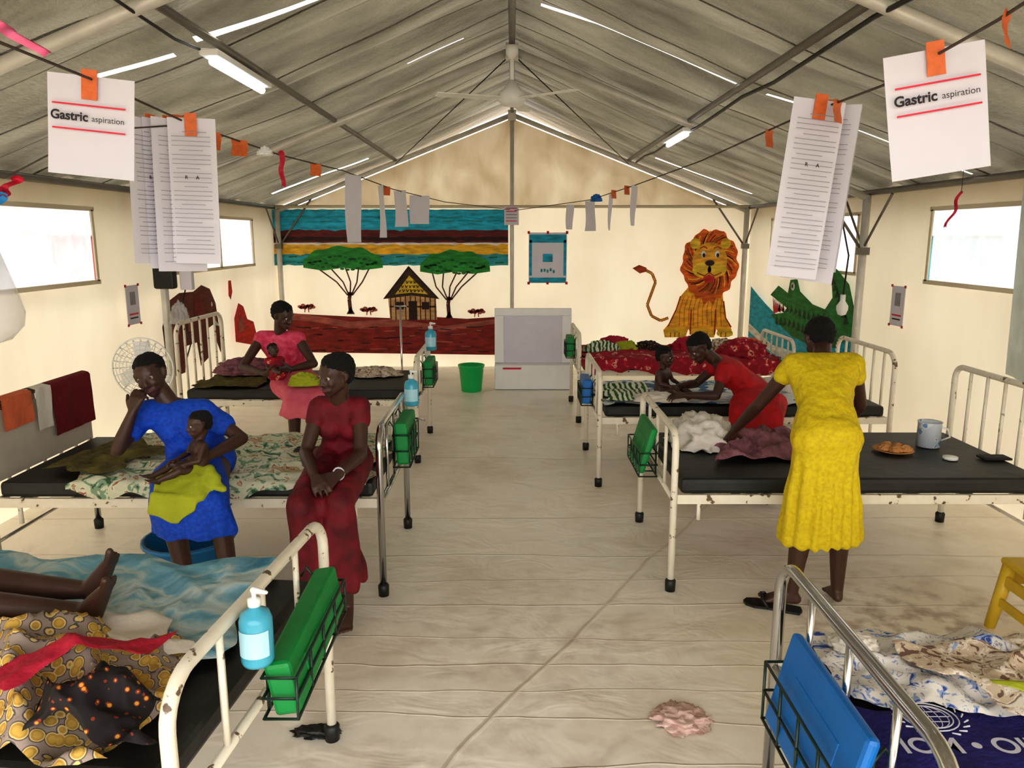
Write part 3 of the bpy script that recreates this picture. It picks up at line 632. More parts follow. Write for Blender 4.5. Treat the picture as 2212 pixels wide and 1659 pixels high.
for k in range(-2,3): b.tube([(ex+.048*math.cos(t*.314)*k/2.5,ey+.04*math.sin(t*.314),.594) for t in range(-5,6)],.0012,M['paper'],4)
for k in (-1,0,1): b.tube([(ex-.044+.01*abs(k),ey+.018*k,.594),(ex+.044-.01*abs(k),ey+.018*k,.594)],.0012,M['paper'],4)
for s2 in(-1,1):
    for k in range(7):
        a=-1.3+k*.32; b.hull([((ex+s2*.07*math.cos(a),ey+.06*math.sin(a),.594),.0014),((ex+s2*.079*math.cos(a+.15),ey+.069*math.sin(a+.15),.594),.0022)],M['paper'])
make('round_emblem',b,parent=nb_)
make('lettering',textmesh('IOM \u2022 OIM',.07,M['paper'],Matrix.Translation((.815,1.44,.6)),bold=.0014,align='LEFT'),parent=nb_)
pile('pillow',(1.02,4.02,.552),(.17,.2,.15),M['whitecloth'],'crumpled white cloth bundle on black mattress',seed=13)
cloth('blanket',[(1.0,3.6),(1.05,4.2),(1.55,4.25),(1.5,3.75)],.55,.09,M['mauve'],'mauve and pink crumpled cloth on black mattress',seed=52,n=34,bulge=[(1.25,3.95,.05,.2)])
o=make('plate',B().lathe([(0,.553),(.06,.553),(.1,.565),(.098,.568),(.06,.558),(0,.557)],(1.98,3.86,0),M['bread']),label='shallow plate holding bread pieces',cat='plate')
for k,(dx,dy) in enumerate([(-.04,0),(.03,.02),(.0,-.035),(.05,-.03),(-.01,.045)]):
    pile('bread_piece',(1.98+dx,3.86+dy,.56),(.035,.028,.03),M['bread'],'torn brown bread piece on a plate',seed=k+2,cat='bread')
o=make('tin_cup',B().lathe([(0,.552),(.058,.552),(.058,.68),(.062,.685),(.055,.68),(.055,.57),(0,.57)],(2.22,3.97,0),M['enamel']),label='white and blue printed tin cup on mattress',cat='cup')
make('handle',B().tube([(2.22+.055*math.cos(.5),3.97-.03,.66),(2.30,3.94,.65),(2.31,3.93,.61),(2.27,3.95,.585)],.005,M['white'],6),parent=o)
make('jar_lid',B().lathe([(0,.552),(.035,.552),(.035,.565),(0,.567)],(2.2,3.72,0),M['white']),label='small white round lid on mattress',cat='lid')
b=B(); b.box((2.42,3.72,.56),(.14,.075,.012),M['black'],bev=.004); b.box((2.42,3.72,.567),(.12,.06,.002),M['ink']); make('mobile_phone',b,label='dark mobile phone on black mattress',cat='phone')
cloth('bed_sheet',[(.6,4.98),(.6,5.82),(2.4,5.82),(2.4,4.98)],.55,.02,M['checked'],'blue and white patterned bed sheet',seed=61,ylo=4.96)
cloth('wrap_cloth',[(.62,5.0),(.64,5.5),(.98,5.55),(.95,5.0)],.57,.05,M['greenprint'],'green and white printed cloth on bed',seed=63,n=26)
pile('pillow',(2.1,5.5,.56),(.25,.22,.13),M['whitecloth'],'white pillow at bed head',seed=17)
pile('clothes_bundle',(1.0,5.05,.57),(.2,.09,.05),M['whitecloth'],'white cloth bundle by toddler',seed=19)
cloth('blanket',[(.64,6.62),(.64,7.66),(2.4,7.66),(2.4,6.62)],.56,.05,M['redsheet'],'red printed blanket covering bed and hanging over side',seed=71,ylo=6.74,n=50)
for k,(x,y,m,r) in enumerate([(.85,7.2,'greenprint',.12),(1.1,7.3,'lime',.1),(1.0,7.45,'redband',.13),(1.3,7.3,'ankara2',.1),(2.0,7.2,'tan',.14),(2.25,7.35,'orangecloth',.13),(2.1,6.95,'redsheet',.17),(1.7,7.3,'redband',.14)]):
    pile('clothes_bundle',(x,y,.58),(r*1.3,r,r*.8),M[m],'colourful folded clothes bundle on red blanket',seed=k*3+1)
# ------------------------------------------------------------------ baskets, sanitizers
def basket(x,sg,y0,y1,z0,z1,fmat,label,flabel,lean=0.03,extra=.05,wide=.1,thick=None,pitch=0):
    b=B(); xo=x-sg*wide; xi=x-sg*.02
    for z in (z0,(z0+z1)/2,z1): b.tube([(xi,y0,z),(xo,y0,z),(xo,y1,z),(xi,y1,z)],.0045,M['wire'],6,closed=True)
    n=4
    for i in range(n+1):
        y=y0+(y1-y0)*i/n; b.tube([(xi,y,z0),(xo,y,z0),(xo,y,z1)],.004,M['wire'],6)
    for y in (y0+.04,y1-.04): b.tube([(xi,y,z0),(xi,y,z1+.03),(x+sg*.0,y,z1+.06),(x+sg*.015,y,z1+.03)],.005,M['wire'],6)
    make('wire_basket',b,label=label,cat='basket',group='wire baskets on footboards')
    b=B(); zc=(z0+z1)/2+extra/2; h=(z1-z0)+extra; w=thick or (wide-.035)
    R=Matrix.Rotation(pitch,3,'X')@Matrix.Rotation(sg*lean*2,3,'Y')
    b.box(((xi+xo)/2,(y0+y1)/2,zc+.006),(w,y1-y0-.03,h),fmat,rot=R,bev=min(.012,w*.4))
    b.box(V(((xi+xo)/2,(y0+y1)/2,zc+.006))+R@V((-sg*(w/2-.001),0,0)),(.006,(y1-y0)*.55,h*.4),fmat,rot=R,bev=.002)
    make('file_folder',b,label=flabel,cat='folder',group='plastic folders in baskets')
basket(-.60,-1,1.62,2.14,.54,.645,M['green'],'dark wire basket hooked on white footboard','green plastic folder standing in wire basket',wide=.10,extra=.035,lean=.08,pitch=.05)
basket(-.60,-1,3.62,3.98,.54,.7,M['green'],'dark wire basket on bed footboard','green plastic folder in wire basket',wide=.1)
basket(-.70,-1,5.75,6.1,.52,.66,M['green'],'dark wire basket on bed footboard','green plastic folder in wire basket')
basket(.75,1,1.34,1.80,.42,.58,M['blue'],'dark wire basket hooked on chrome footboard','blue plastic folder standing in wire basket',extra=.09,thick=.03,lean=.12,wide=.10)
basket(.75,1,3.72,4.1,.46,.58,M['green'],'dark wire basket on cream footboard','green plastic folder in wire basket',extra=.12,lean=.14,wide=.11,thick=.035)
basket(.58,1,5.2,5.5,.5,.62,M['blue'],'dark wire basket on white footboard','blue plastic folder in wire basket')
basket(.60,1,7.0,7.3,.55,.68,M['green'],'dark wire basket on white footboard','green plastic folder in wire basket')
def sanit(x,y,z,label,s=1):
    o=make('sanitizer_bottle',B().lathe([(0,0),(.038,0),(.042,.01),(.042,.12),(.035,.14),(.016,.15),(.014,.16),(0,.16)],(0,0,0),M['gel'],20),origin=(x,y,z),local=True,label=label,cat='bottle',group='hand sanitizer pump bottles')
    o.scale=(s,s,s)
    make('pump',B().lathe([(0,.158),(.017,.158),(.017,.178),(.006,.18),(.006,.2),(0,.2)],(0,0,0),M['white'],16).hull([((0,0,.2),.009),((.035,-.01,.198),.005)],M['white']),parent=o,local=True)
    make('bottle_label',B().grid(10,1,lambda u,v:V((.0435*math.cos(-2.6+2.1*u),.0435*math.sin(-2.6+2.1*u),.03+.07*v)),M['label']),parent=o,local=True)
sanit(-.592,1.64,.675,'blue hand sanitizer pump bottle on white footboard',.9)
sanit(-.55,4.12,.74,'blue hand sanitizer pump bottle on chrome footboard',.95)
sanit(-.66,6.2,.74,'blue hand sanitizer pump bottle on footboard',1.1)
# ------------------------------------------------------------------ floor objects
o=make('bucket',B().lathe([(0,0),(.105,0),(.11,.01),(.135,.27),(.145,.275),(.145,.29),(.13,.29),(.105,.02),(0,.02)],(-.44,8.2,0),M['bucketgreen']),label='green plastic bucket on white floor sheet',cat='bucket')
make('handle',B().tube([(-.44+.14*math.cos(a*.314),8.2-.05*math.sin(a*.314)-.02,.27-.06*math.sin(a*.314)) for a in range(11)],.003,M['white'],6),parent=o)
make('basin',B().lathe([(0,0),(.13,0),(.14,.01),(.2,.25),(.21,.25),(.21,.265),(.195,.265),(.135,.02),(0,.02)],(-1.52,3.42,0),M['basin']),label='blue plastic basin on floor under bed',cat='basin')
st=empty('plastic_stool',(2.22,2.9,0),'yellow plastic stool with slotted legs','stool')
make('seat',B().box((2.22,2.9,.31),(.32,.3,.03),M['yplastic'],bev=.012),parent=st)
for dx in(-1,1):
    for dy in (-1,1): make('leg',B().tube([(2.22+dx*.13,2.9+dy*.12,.30),(2.22+dx*.165,2.9+dy*.155,0)],[.03,.022],M['yplastic'],8),parent=st)
b=B()
for dx in (-1,1): b.box((2.22+dx*.148,2.9,.23),(.015,.24,.05),M['yplastic'],bev=.004); b.box((2.22+dx*.155,2.9,.13),(.015,.26,.04),M['yplastic'],bev=.004)
for dy in (-1,1): b.box((2.22,2.9+dy*.138,.23),(.26,.015,.05),M['yplastic'],bev=.004)
make('brace',b,parent=st)
pile('cloth_bundle',(2.28,2.95,.326),(.08,.07,.1),M['d_red'],'small red cloth bundle on yellow stool',seed=3)
pile('rag',(.585,2.4,.002),(.09,.08,.025),M['pinkrag'],'crumpled pale pink rag on the floor',seed=23,amp=.45)
pile('rag',(-.66,2.33,.002),(.07,.035,.016),M['mattress'],'small crumpled black plastic scrap beside bed leg',seed=29,amp=.45)
def sandal(x,y,a,label,m='black'):
    b=B(); R=Matrix.Rotation(a,3,'Z')
    out=[(0,-.12),(.035,-.11),(.038,-.04),(.035,.02),(.048,.08),(.03,.125),(0,.135),(-.03,.12),(-.042,.08),(-.034,.02),(-.036,-.05),(-.033,-.11)]
    n=len(out); cos=[R@V((p[0],p[1],z))+V((x,y,0)) for z in (.001,.012) for p in out]
    b.raw(cos,[tuple(range(n))[::-1],tuple(range(n,2*n))]+[(i,(i+1)%n,n+(i+1)%n,n+i) for i in range(n)],M[m],False)
    o=make('sandal',b,origin=(x,y,0),label=label,cat='sandal')
    b=B(); b.tube([R@V(p)+V((x,y,0)) for p in [(-.045,.02,.012),(-.035,.05,.05),(0,.06,.062),(.035,.05,.05),(.045,.02,.012)]],.007,M[m],6)
    make('strap',b,parent=o)
sandal(1.185,3.225,1.15,'black sandal worn on foot of person in yellow')
pf_=empty('pedestal_fan',(-2.42,5.02,0),'white standing fan with round wire guard','fan')
make('stand_base',B().lathe([(0,0),(.18,0),(.18,.02),(.03,.05),(0,.05)],(-2.42,5.02,0),M['white']),parent=pf_)
make('stand_pole',B().tube([(-2.42,5.05,.04),(-2.42,5.05,.78)],.014,M['white']),parent=pf_)
make('fan_motor',B().tube([(-2.42,5.0,.8),(-2.42,5.13,.8)],[.05,.035],M['white'],14),parent=pf_)
b=B(); cz=.8
for k in range(1,9):
    rr=.2*k/8
    b.tube([(-2.42+rr*math.cos(a*.2094),4.94+.03*(k/8)**2,cz+rr*math.sin(a*.2094)) for a in range(30)],.003 if k<8 else .006,M['white'],5,closed=True)
for k in range(24):
    a=k*math.pi/12; b.tube([(-2.42,4.94,cz),(-2.42+.1*math.cos(a),4.945,cz+.1*math.sin(a)),(-2.42+.2*math.cos(a),4.97,cz+.2*math.sin(a)),(-2.42+.1*math.cos(a),5.03,cz+.1*math.sin(a))],.002,M['white'],4)
make('wire_guard',b,parent=pf_)
for k in range(3):
    b=B(); b.box(V((-2.42,4.985,cz))+Matrix.Rotation(k*2*math.pi/3,3,'Y')@V((0,0,.1)),(.1,.004,.15),M['board'],rot=Matrix.Rotation(k*2*math.pi/3,3,'Y')@Matrix.Rotation(.4,3,'Z'),bev=.001); make('fan_blade',b,parent=pf_)
o=empty('drip_stand',(-.98,6.75,0),'thin steel drip stand behind a bed','stand')
make('pole',B().tube([(-.98,6.75,.03),(-.98,6.75,1.05)],.009,M['chrome']),parent=o)
make('hook_bar',B().tube([(-1.04,6.75,1.02),(-1.03,6.75,1.05),(-.93,6.75,1.05),(-.92,6.75,1.02)],.005,M['chrome']),parent=o)
for k in range(3):
    a=k*2.094; make('stand_foot',B().tube([(-.98,6.75,.08),(-.98+.2*math.cos(a),6.75+.2*math.sin(a),.02)],.01,M['chrome']),parent=o)
x=-2.82
make('shoulder_bag',B().box((x,6.3,1.38),(.17,.09,.3),M['black'],bev=.02).tube([(x-.07,6.3,1.52),(x-.02,6.36,1.74),(x+.05,6.3,1.52)],.008,M['black']),label='black bag hanging on steel tent post',cat='bag')
make('socket_box',B().box((x+.16,6.34,1.32),(.1,.06,.2),M['greyboard'],bev=.008).tube([(x+.14,6.34,1.22),(x+.08,6.33,1.0),(x+.16,6.34,.8),(x+.1,6.33,.62)],.006,M['black']),label='grey socket box with dangling cable on post',cat='socket')
pile('cloth_scrap',(x+.05,6.28,1.58),(.06,.04,.16),M['bluerib'],'blue cloth tied round tent post',seed=3)
pile('plastic_bag',(x+.12,6.24,.95),(.07,.06,.16),M['bag'],'small clear plastic bag hanging from post',seed=5,cat='bag')
o=make('pendant_bulb',B().lathe([(0,0),(.03,.01),(.045,.05),(.045,.08),(.02,.12),(.02,.17),(0,.17)],(2.66,6.2,1.02),M['white'],16),label='bulb in black socket hanging on cable',cat='lamp')
make('cord',B().tube([(2.66,6.2,1.19),(2.7,6.25,1.5),(2.64,6.3,1.8),(2.66,6.35,2.05)],.007,M['black'],6),parent=o)
make('plastic_bag',B().hull([((-1.62,2.35,1.75),.02),((-1.62,2.35,1.55),.08),((-1.6,2.35,1.42),.10),((-1.68,2.38,1.45),.07)],M['bag']).tube([(-1.62,2.35,1.76),(-1.62,2.35,roofz(1.62)-.06)],.003,M['string'],5),label='clear white plastic bag hanging from roof cord',cat='bag')
def wf(u,v): return V((2.84-.04*math.sin(u*11)*(.3+.7*(1-v)),3.3+1.12*u,.86+1.08*v))
make('door_flap',B().grid(40,10,wf,M['flap']),label='pale blue-grey plastic curtain hanging on canvas wall',cat='curtain')
# ------------------------------------------------------------------ strings with papers
LS=[(-1.12,.9,2.12),(-1.13,1.8,2.07),(-1.16,2.25,2.075),(-1.2,3.0,2.06),(-1.22,4.2,2.07),(-1.1,5.2,2.07),(-.98,6.5,2.03),(-.66,7.7,1.98),(-.03,9.62,1.97)]
RS=[(1.02,.9,2.2),(1.03,1.75,2.1),(1.05,2.3,2.07),(1.05,3.0,2.08),(1.07,4.5,2.07),(.93,6.0,2.03),(.74,7.5,1.99),(.03,9.62,1.96)]
make('garland_string',B().tube(LS,.004,M['string'],5),label='dark string carrying papers and ribbons across tent',cat='string')
make('garland_string',B().tube(RS,.004,M['string'],5),label='dark string carrying papers and ribbons across tent',cat='string')
def sheet(x,y,zt,w,h,yaw,kind,label,roll=0,curl=.02,tape=True,grp=None):
    def f(u,v): 
        return V(((u-.5)*w,curl*math.sin(v*2.5+u)*((1-v)),-h*(1-v)))
    o=make('hanging_notice',B().grid(6,10,f,M['paper']),origin=(x,y,zt),local=True,rot=(0,roll,yaw),label=label,cat='paper',group=grp)
    if kind=='gastric':
        make('printed_text',textmesh('Gastric',.0345,M['ink'],Matrix.Translation((-.053,-.012,-.112))@RXZ,bold=.001),parent=o,local=True)
        make('printed_text',textmesh('aspiration',.0225,M['ink'],Matrix.Translation((.052,-.013,-.1145))@RXZ,bold=0),parent=o,local=True)
        for z in (-.080,-.146): make('red_rule',B().box((0,-.012,z),(w*.84,.002,.0045),M['redink']),parent=o,local=True)
    if kind=='list':
        b=B()
        for i in range(int(h/.016)-4):
            z=-.05-i*.016; ww=w*(.8 if i%4 else .5)
            b.box((-(w*.8-ww)/2*(i%3-1)*.5,-.014,z),(ww,.002,.0022),M['grey_ink'])
        make('printed_lines',b,parent=o,local=True)
        make('printed_text',textmesh('R      A',.017,M['ink'],Matrix.Translation((0,-.018,-.21))@RXZ,bold=.0005),parent=o,local=True)
    if tape:
        make('tape',B().box((0,-.01,-.024),(.042,.003,.08),M['tape']),parent=o,local=True)
    return o
def sheet_flat(*a,**k): return sheet(*a,curl=.004,**k)
sheet_flat(-1.165,2.25,2.085,.235,.27,.05,'gastric','white sheet reading Gastric aspiration hung with orange tape',roll=.1)
sheet_flat(1.03,2.0,2.10,.235,.30,-.12,'gastric','white sheet reading Gastric aspiration hung with orange tape',roll=-.16)
for (dx,dy,w,yaw,h) in [(-.115,-.02,.19,1.15,.52),(-.065,.02,.19,.95,.54),(-.02,.0,.19,.85,.55),(.05,-.04,.17,.08,.52)]:
    sheet_flat(-1.21+dx,2.95+dy,2.07,w,h,yaw,'list','long white printed checklist sheet hanging from string',roll=.03,grp='checklist sheets on string')
for (dx,dy,w,yaw,h) in [(-.02,-.1,.18,.1,.58),(.065,.0,.2,-.85,.6),(.10,.06,.2,-1.0,.56)]:
    sheet_flat(1.03+dx,2.75+dy,2.09,w,h,yaw,'list','long white printed checklist sheet hanging from string',roll=.1,grp='checklist sheets on string')
for (x,y,z,h,yaw) in [(-1.08,5.4,2.06,.45,1.2),(-1.02,6.15,2.04,.4,-1.2),(-.95,6.7,2.03,.3,-.9),(-.83,7.1,2.01,.25,.6),(.84,6.7,2.0,.3,1.3),(.74,7.5,1.98,.28,-1.2),(.93,6.0,2.03,.3,1.2),(.6,8.1,1.97,.25,1.1)]:
    sheet(x,y,z,.2,h,yaw,'plain','white paper strip hanging from string',tape=False,grp='white paper strips on string')
for (x,y,z) in [(-1.135,1.62,2.09),(-1.2,3.2,2.05),(-1.21,3.55,2.06),(-1.16,4.7,2.06),(-1.0,6.3,2.03),(1.035,1.72,2.1),(1.04,1.62,2.12),(1.06,3.3,2.07),(.9,6.2,2.03),(.85,6.6,2.02),(1.05,2.6,2.07)]:
    make('tape_flag',B().grid(3,4,lambda u,v:V((x+.05*(u-.5),y+.06*(u-.5)+.01*math.sin(v*5),z+.01-.07*v)),M['tape']),label='orange tape flag folded over string',cat='tape',group='orange tape flags on string')
def ribbon(x,y,z,dx,dz,m,label,w=.03):
    def f(u,v): return V((x+dx*v+w*(u-.5)*(1-.3*v),y+.02*math.sin(v*9),z+dz*v+.01*math.sin(u*3)))
    make('ribbon',B().grid(3,14,f,m),label=label,cat='ribbon')
ribbon(-1.18,1.85,2.13,.13,-.08,M['pink'],'pink ribbon tied on string',.04)
ribbon(-1.2,4.15,2.08,0,-.18,M['redrib'],'red ribbon hanging from string')
ribbon(-1.62,2.5,1.78,-.08,-.1,M['bluerib'],'blue paper streamer on cord',.05); ribbon(-1.56,2.5,1.83,-.06,-.06,M['redrib'],'red paper streamer on cord',.04); ribbon(-1.7,2.5,1.8,.05,-.1,M['bluerib'],'pale blue paper streamer on cord',.03)
make('garland_string',B().tube([(-1.9,2.4,1.9),(-1.6,2.5,1.83),(-1.4,2.7,2.0),(-1.2,3.0,2.06)],.003,M['string'],5),label='thin cord holding paper streamers',cat='string')
ribbon(2.3,4.05,1.87,-.06,-.18,M['redrib'],'dark red ribbon hanging from thread',.02)
make('thread',B().tube([(2.3,4.05,1.87),(2.3,4.05,roofz(2.3))],.002,M['string'],4),label='thread hanging from roof cloth',cat='thread')
pile('paper_ball',(.77,7.2,1.96),(.05,.05,.06),M['blue'],'blue paper ball on string',seed=2,cat='decoration')
pile('paper_ball',(-1.19,3.85,2.03),(.035,.035,.04),M['white'],'white paper ball on string',seed=5,cat='decoration')
pile('paper_ball',(1.02,1.5,2.12),(.03,.03,.035),M['white'],'white tissue knot on string',seed=6,cat='decoration')
# ------------------------------------------------------------------ people
def axes(f,u):
    f=V(f).normalized(); r=f.cross(V(u)).normalized(); return r,f,r.cross(f)
def torso(b,J,s,inf,m,top=True):
    k=J.get('ts',.8)
    pel,che,neck=V(J['pel']),V(J['che']),V(J['neck']); L,R=V(J['sh'][0]),V(J['sh'][1]); side=(R-L).normalized(); up=(neck-pel).normalized(); fw=up.cross(side).normalized()
    hp=(V(J['hip'][1])-V(J['hip'][0])).normalized()
    wai=pel*.45+che*.55-fw*.01
    b.hull([(pel+hp*.08*s*k,.1*s*k+inf),(pel-hp*.08*s*k,.1*s*k+inf),(wai+side*.05*s*k,.085*s*k+inf),(wai-side*.05*s*k,.085*s*k+inf)],m)
    b.hull([(wai+side*.05*s*k,.085*s*k+inf),(wai-side*.05*s*k,.085*s*k+inf),(che+side*.07*s*k,.092*s*k+inf),(che-side*.07*s*k,.092*s*k+inf)],m)
    b.hull([(che+side*.07*s*k,.09*s*k+inf),(che-side*.07*s*k,.09*s*k+inf),(L,.042*s+inf),(R,.042*s+inf)]+([(neck-up*.03,.04*s)] if top else []),m)
    if s>.7:
        for q in (-1,1): b.hull([(che+fw*.045*s+side*.05*q-up*.025,.045*s+inf),(che,.055)],m)
def hand(b,w,d,n,rt,curl,s,m):
    w=V(w); d=V(d).normalized(); n=V(n); n=(n-d*n.dot(d)).normalized(); th=(d.cross(n) if rt else n.cross(d)).normalized()
    b.hull([(w,.02*s),(w+d*.075*s+th*.028*s,.012*s),(w+d*.078*s-th*.03*s,.011*s),(w+d*.03*s+th*.02*s,.015*s)],m)
    for k,(o,l) in enumerate([(.031,.068),(.0105,.078),(-.0105,.072),(-.031,.056)]):
        p=w+d*(.08-.004*abs(k-1))*s+th*o*s; dd=(d+th*o*3.2).normalized(); a=curl*(1+.1*k)
        for j,(fr) in enumerate((.45,.32,.23)):
            dd=(Matrix.Rotation(a*(.6 if j==0 else 1),3,d.cross(n))@dd).normalized()
            q=p+dd*l*fr*s; b.hull([(p,(.0088-.0008*j)*s),(q,(.008-.0008*j)*s)],m); p=q
    p=w+d*.02*s+th*.022*s; dd=(d*.7+th*.8+n*.25).normalized()
    for j in range(2):
        q=p+dd*.036*s; b.hull([(p,(.013-.002*j)*s),(q,(.011-.002*j)*s)],m); p=q; dd=(dd+n*.35*min(curl,1)+d*.3).normalized()
def foot(b,a,d,up,s,m):
    a=V(a); d=V(d).normalized(); up=V(up).normalized(); sd=d.cross(up).normalized()
    b.hull([(a-up*.03*s-d*.025*s,.025*s),(a,.03*s),(a+d*.11*s-up*.045*s+sd*.022*s,.015*s),(a+d*.10*s-up*.045*s-sd*.025*s,.014*s),(a+d*.05*s-up*.02*s,.024*s)],m)
    for k in range(5):
        o=.03-.015*k; l=.155-.008*k
        b.hull([(a+d*.1*s-up*.05*s+sd*o*s,.011*s),(a+d*l*s-up*.052*s+sd*o*1.15*s,(.0125 if k==0 else .0085)*s)],m)
def person(J,label,dresses,s=.93,hs=.86,vox=.0056,hair=1,cat='person'):
    sk=M['skin']; b=B(); torso(b,J,s,0,sk)
    r,f,u=axes(J['hf'],J.get('hu',(0,0,1))); c=V(J['head'])
    Pt=lambda x,y,z: c+(r*x+f*y+u*z)*hs
    H=lambda lst: b.hull([(Pt(*p),q*hs) for p,q in lst],sk)
    H([((0,-.028,.03),.074),((0,.018,.034),.067)])
    H([((0,.03,.02),.06),((0,.04,-.045),.04),((.03,.005,-.03),.036),((-.03,.005,-.03),.036),((0,.056,-.08),.024)])
    H([((0,.084,.012),.008),((0,.1,-.024),.0115)]); H([((.012,.09,-.027),.0095),((-.012,.09,-.027),.0095)])
    H([((.034,.066,.032),.013),((-.034,.066,.032),.013)]); H([((.03,.06,-.022),.022),((.02,.05,-.03),.024)]); H([((-.03,.06,-.022),.022),((-.02,.05,-.03),.024)])
    H([((-.022,.068,-.055),.016),((.022,.068,-.055),.016),((0,.078,-.055),.014)])
    for q in (-1,1): H([((q*.076,-.004,.018),.012),((q*.074,0,-.016),.008),((q*.078,-.014,.006),.009)])
    b.hull([(V(J['neck'])-(c-V(J['neck']))*.15,.047*s),(Pt(0,-.018,-.05),.048*hs)],sk)
    for i in (0,1):
        rt=(i==1); sh,el,w=V(J['sh'][i]),V(J['el'][i]),V(J['wr'][i])
        b.hull([(sh,.044*s),(el,.032*s)],sk); b.hull([(el,.033*s),(el*.7+w*.3,.034*s),(w,.022*s)],sk)
        hand(b,w,J['hd'][i],J['hn'][i],rt,J.get('curl',.5),s*J.get('hsc',.95),sk)
        hp,kn,an=V(J['hip'][i]),V(J['kn'][i]),V(J['an'][i])
        b.hull([(hp,.075*s),(kn,.05*s)],sk); back=V(J.get('bk',J['ft'])[i]).normalized()*-.018
        b.hull([(kn,.048*s),(kn*.68+an*.32+back*s,.047*s),(an,.029*s)],sk)
        foot(b,an,J['ft'][i],J.get('fu',(0,0,1)),s*J.get('hsc',.95),sk)
    me=remesh(b,vox,2)
    org=V((J['pel'][0],J['pel'][1],min(v.co.z for v in me.vertices)))
    o=make('person',me,origin=org,label=label,cat=cat)
    for q in (-1,1):
        e=B(); e.hull([(Pt(q*.031,.0745,.008),.0095*hs)],M['eyewhite']); e.hull([(Pt(q*.031,.0785,.008),.0066*hs)],M['iris']); make('eye',e,parent=o)
    e=B(); e.hull([(Pt(.022,.080,-.053),.004*hs),(Pt(0,.090,-.050),.006*hs),(Pt(-.022,.080,-.053),.004*hs)],M['lips']); e.hull([(Pt(.018,.080,-.058),.005*hs),(Pt(0,.0885,-.061),.0075*hs),(Pt(-.018,.080,-.058),.005*hs)],M['lips']); make('lips',e,parent=o)
    if hair:
        e=B(); k=hair
        e.hull([(Pt(0,-.035,.04),.076*hs+.004*k),(Pt(0,.006,.054),.063*hs+.004*k),(Pt(0,-.045,.0),.062*hs+.003*k)],M['hair'])
        if k>1: e.hull([(Pt(0,-.1,.03),.03*hs),(Pt(0,-.07,.06),.03*hs)],M['hair'])
        me=remesh(e,.006,1,disp=lambda p:.005*noise.noise(p*70)); make('hair',me,parent=o)
    for (nm,m,fn,vx,dp) in dresses:
        e=B(); fn(e,m); me=remesh(e,vx,2,disp=dp); make(nm,me,parent=o)
    return o
def sleeves(e,J,m,t,r0,r1):
    for i in (0,1):
        sh,el=V(J['sh'][i]),V(J['el'][i]); e.hull([(sh,r0),(sh.lerp(el,t),r1)],m)
def pleat(cx,cy,n,amp,z1,z0):
    def d(p):
        a=math.atan2(p.y-cy,p.x-cx); k=max(0,min(1,(z1-p.z)/(z1-z0)))
        return amp*k*math.sin(a*n+2*noise.noise(V((p.x*3,p.y*3,0))))+.005*noise.noise(p*11)+.004*noise.noise(V((p.x*30,p.y*30,p.z*9)))
    return d
def ring(cx,cy,z,rx,ry,r=.014,n=10,tilt=0): return [((cx+rx*math.cos(2*math.pi*i/n),cy+ry*math.sin(2*math.pi*i/n),z+tilt*math.cos(2*math.pi*i/n)),r) for i in range(n)]
JB=dict(pel=(-.79,3.50,.63),che=(-.785,3.45,.82),neck=(-.785,3.41,.935),head=(-.785,3.37,1.04),hf=(-.62,-.8,-.12),hu=(0,-.05,1),ts=.68,
 sh=((-.695,3.42,.885),(-.88,3.43,.885)),el=((-.672,3.30,.70),(-.92,3.31,.70)),wr=((-.72,3.08,.675),(-.82,3.06,.67)),hd=((-.5,-.7,-.25),(.45,-.75,-.25)),hn=((-.3,.1,-.8),(.3,.1,-.8)),curl=.6,
 hip=((-.73,3.48,.62),(-.86,3.48,.62)),kn=((-.705,3.00,.575),(-.86,2.97,.575)),an=((-.71,3.08,.08),(-.82,3.12,.08)),ft=((.05,-1,-.05),(-.1,-1,0)))
def dB(e,m):
    torso(e,JB,.93,.013,m,False); sleeves(e,JB,m,.3,.052,.047)
    for i in (0,1): e.hull([(JB['hip'][i],.084),(JB['kn'][i],.06)],m)
    e.hull([((-.73,3.40,.59),.06),((-.86,3.40,.59),.06),((-.71,3.03,.555),.05),((-.86,3.0,.555),.05)],m)
    for i in (0,1):
        k=V(JB['kn'][i]); e.hull([(k,.059),(k+V((0,.03,-.2)),.052)]+ring(-.775 + (.03 if i==0 else -.035),3.10,.19,.10,.11),m)
pB=person(JB,'seated person in burgundy dress with clasped hands looking sideways',[('dress',M['d_burg'],dB,.009,pleat(-.79,3.2,12,.012,.55,.3))],hair=1.3)
make('bracelet',B().tube([(-.725+.026*math.cos(a*.5236)*.9,3.085+.004*math.sin(a*.5236),.675+.026*math.sin(a*.5236)) for a in range(12)],.004,M['paper'],6,closed=True),parent=pB,label='white bracelet')
JA=dict(pel=(-1.44,3.44,.635),che=(-1.50,3.42,.82),neck=(-1.575,3.42,.93),head=(-1.625,3.40,1.035),hf=(.12,-1,-.15),hu=(-.25,0,1),ts=.85,
 sh=((-1.40,3.41,.87),(-1.66,3.42,.87)),el=((-1.22,3.36,.755),(-1.73,3.26,.73)),wr=((-1.31,3.18,.72),(-1.655,3.27,.895)),hd=((-.8,-.25,-.3),(.3,.15,1)),hn=((-.1,.8,-.5),(.2,1,-.2)),curl=.85,
 hip=((-1.37,3.42,.62),(-1.52,3.42,.62)),kn=((-1.24,3.06,.56),(-1.44,3.05,.56)),an=((-1.19,3.06,.08),(-1.38,3.08,.08)),ft=((.1,-1,0),(-.1,-1,0)))
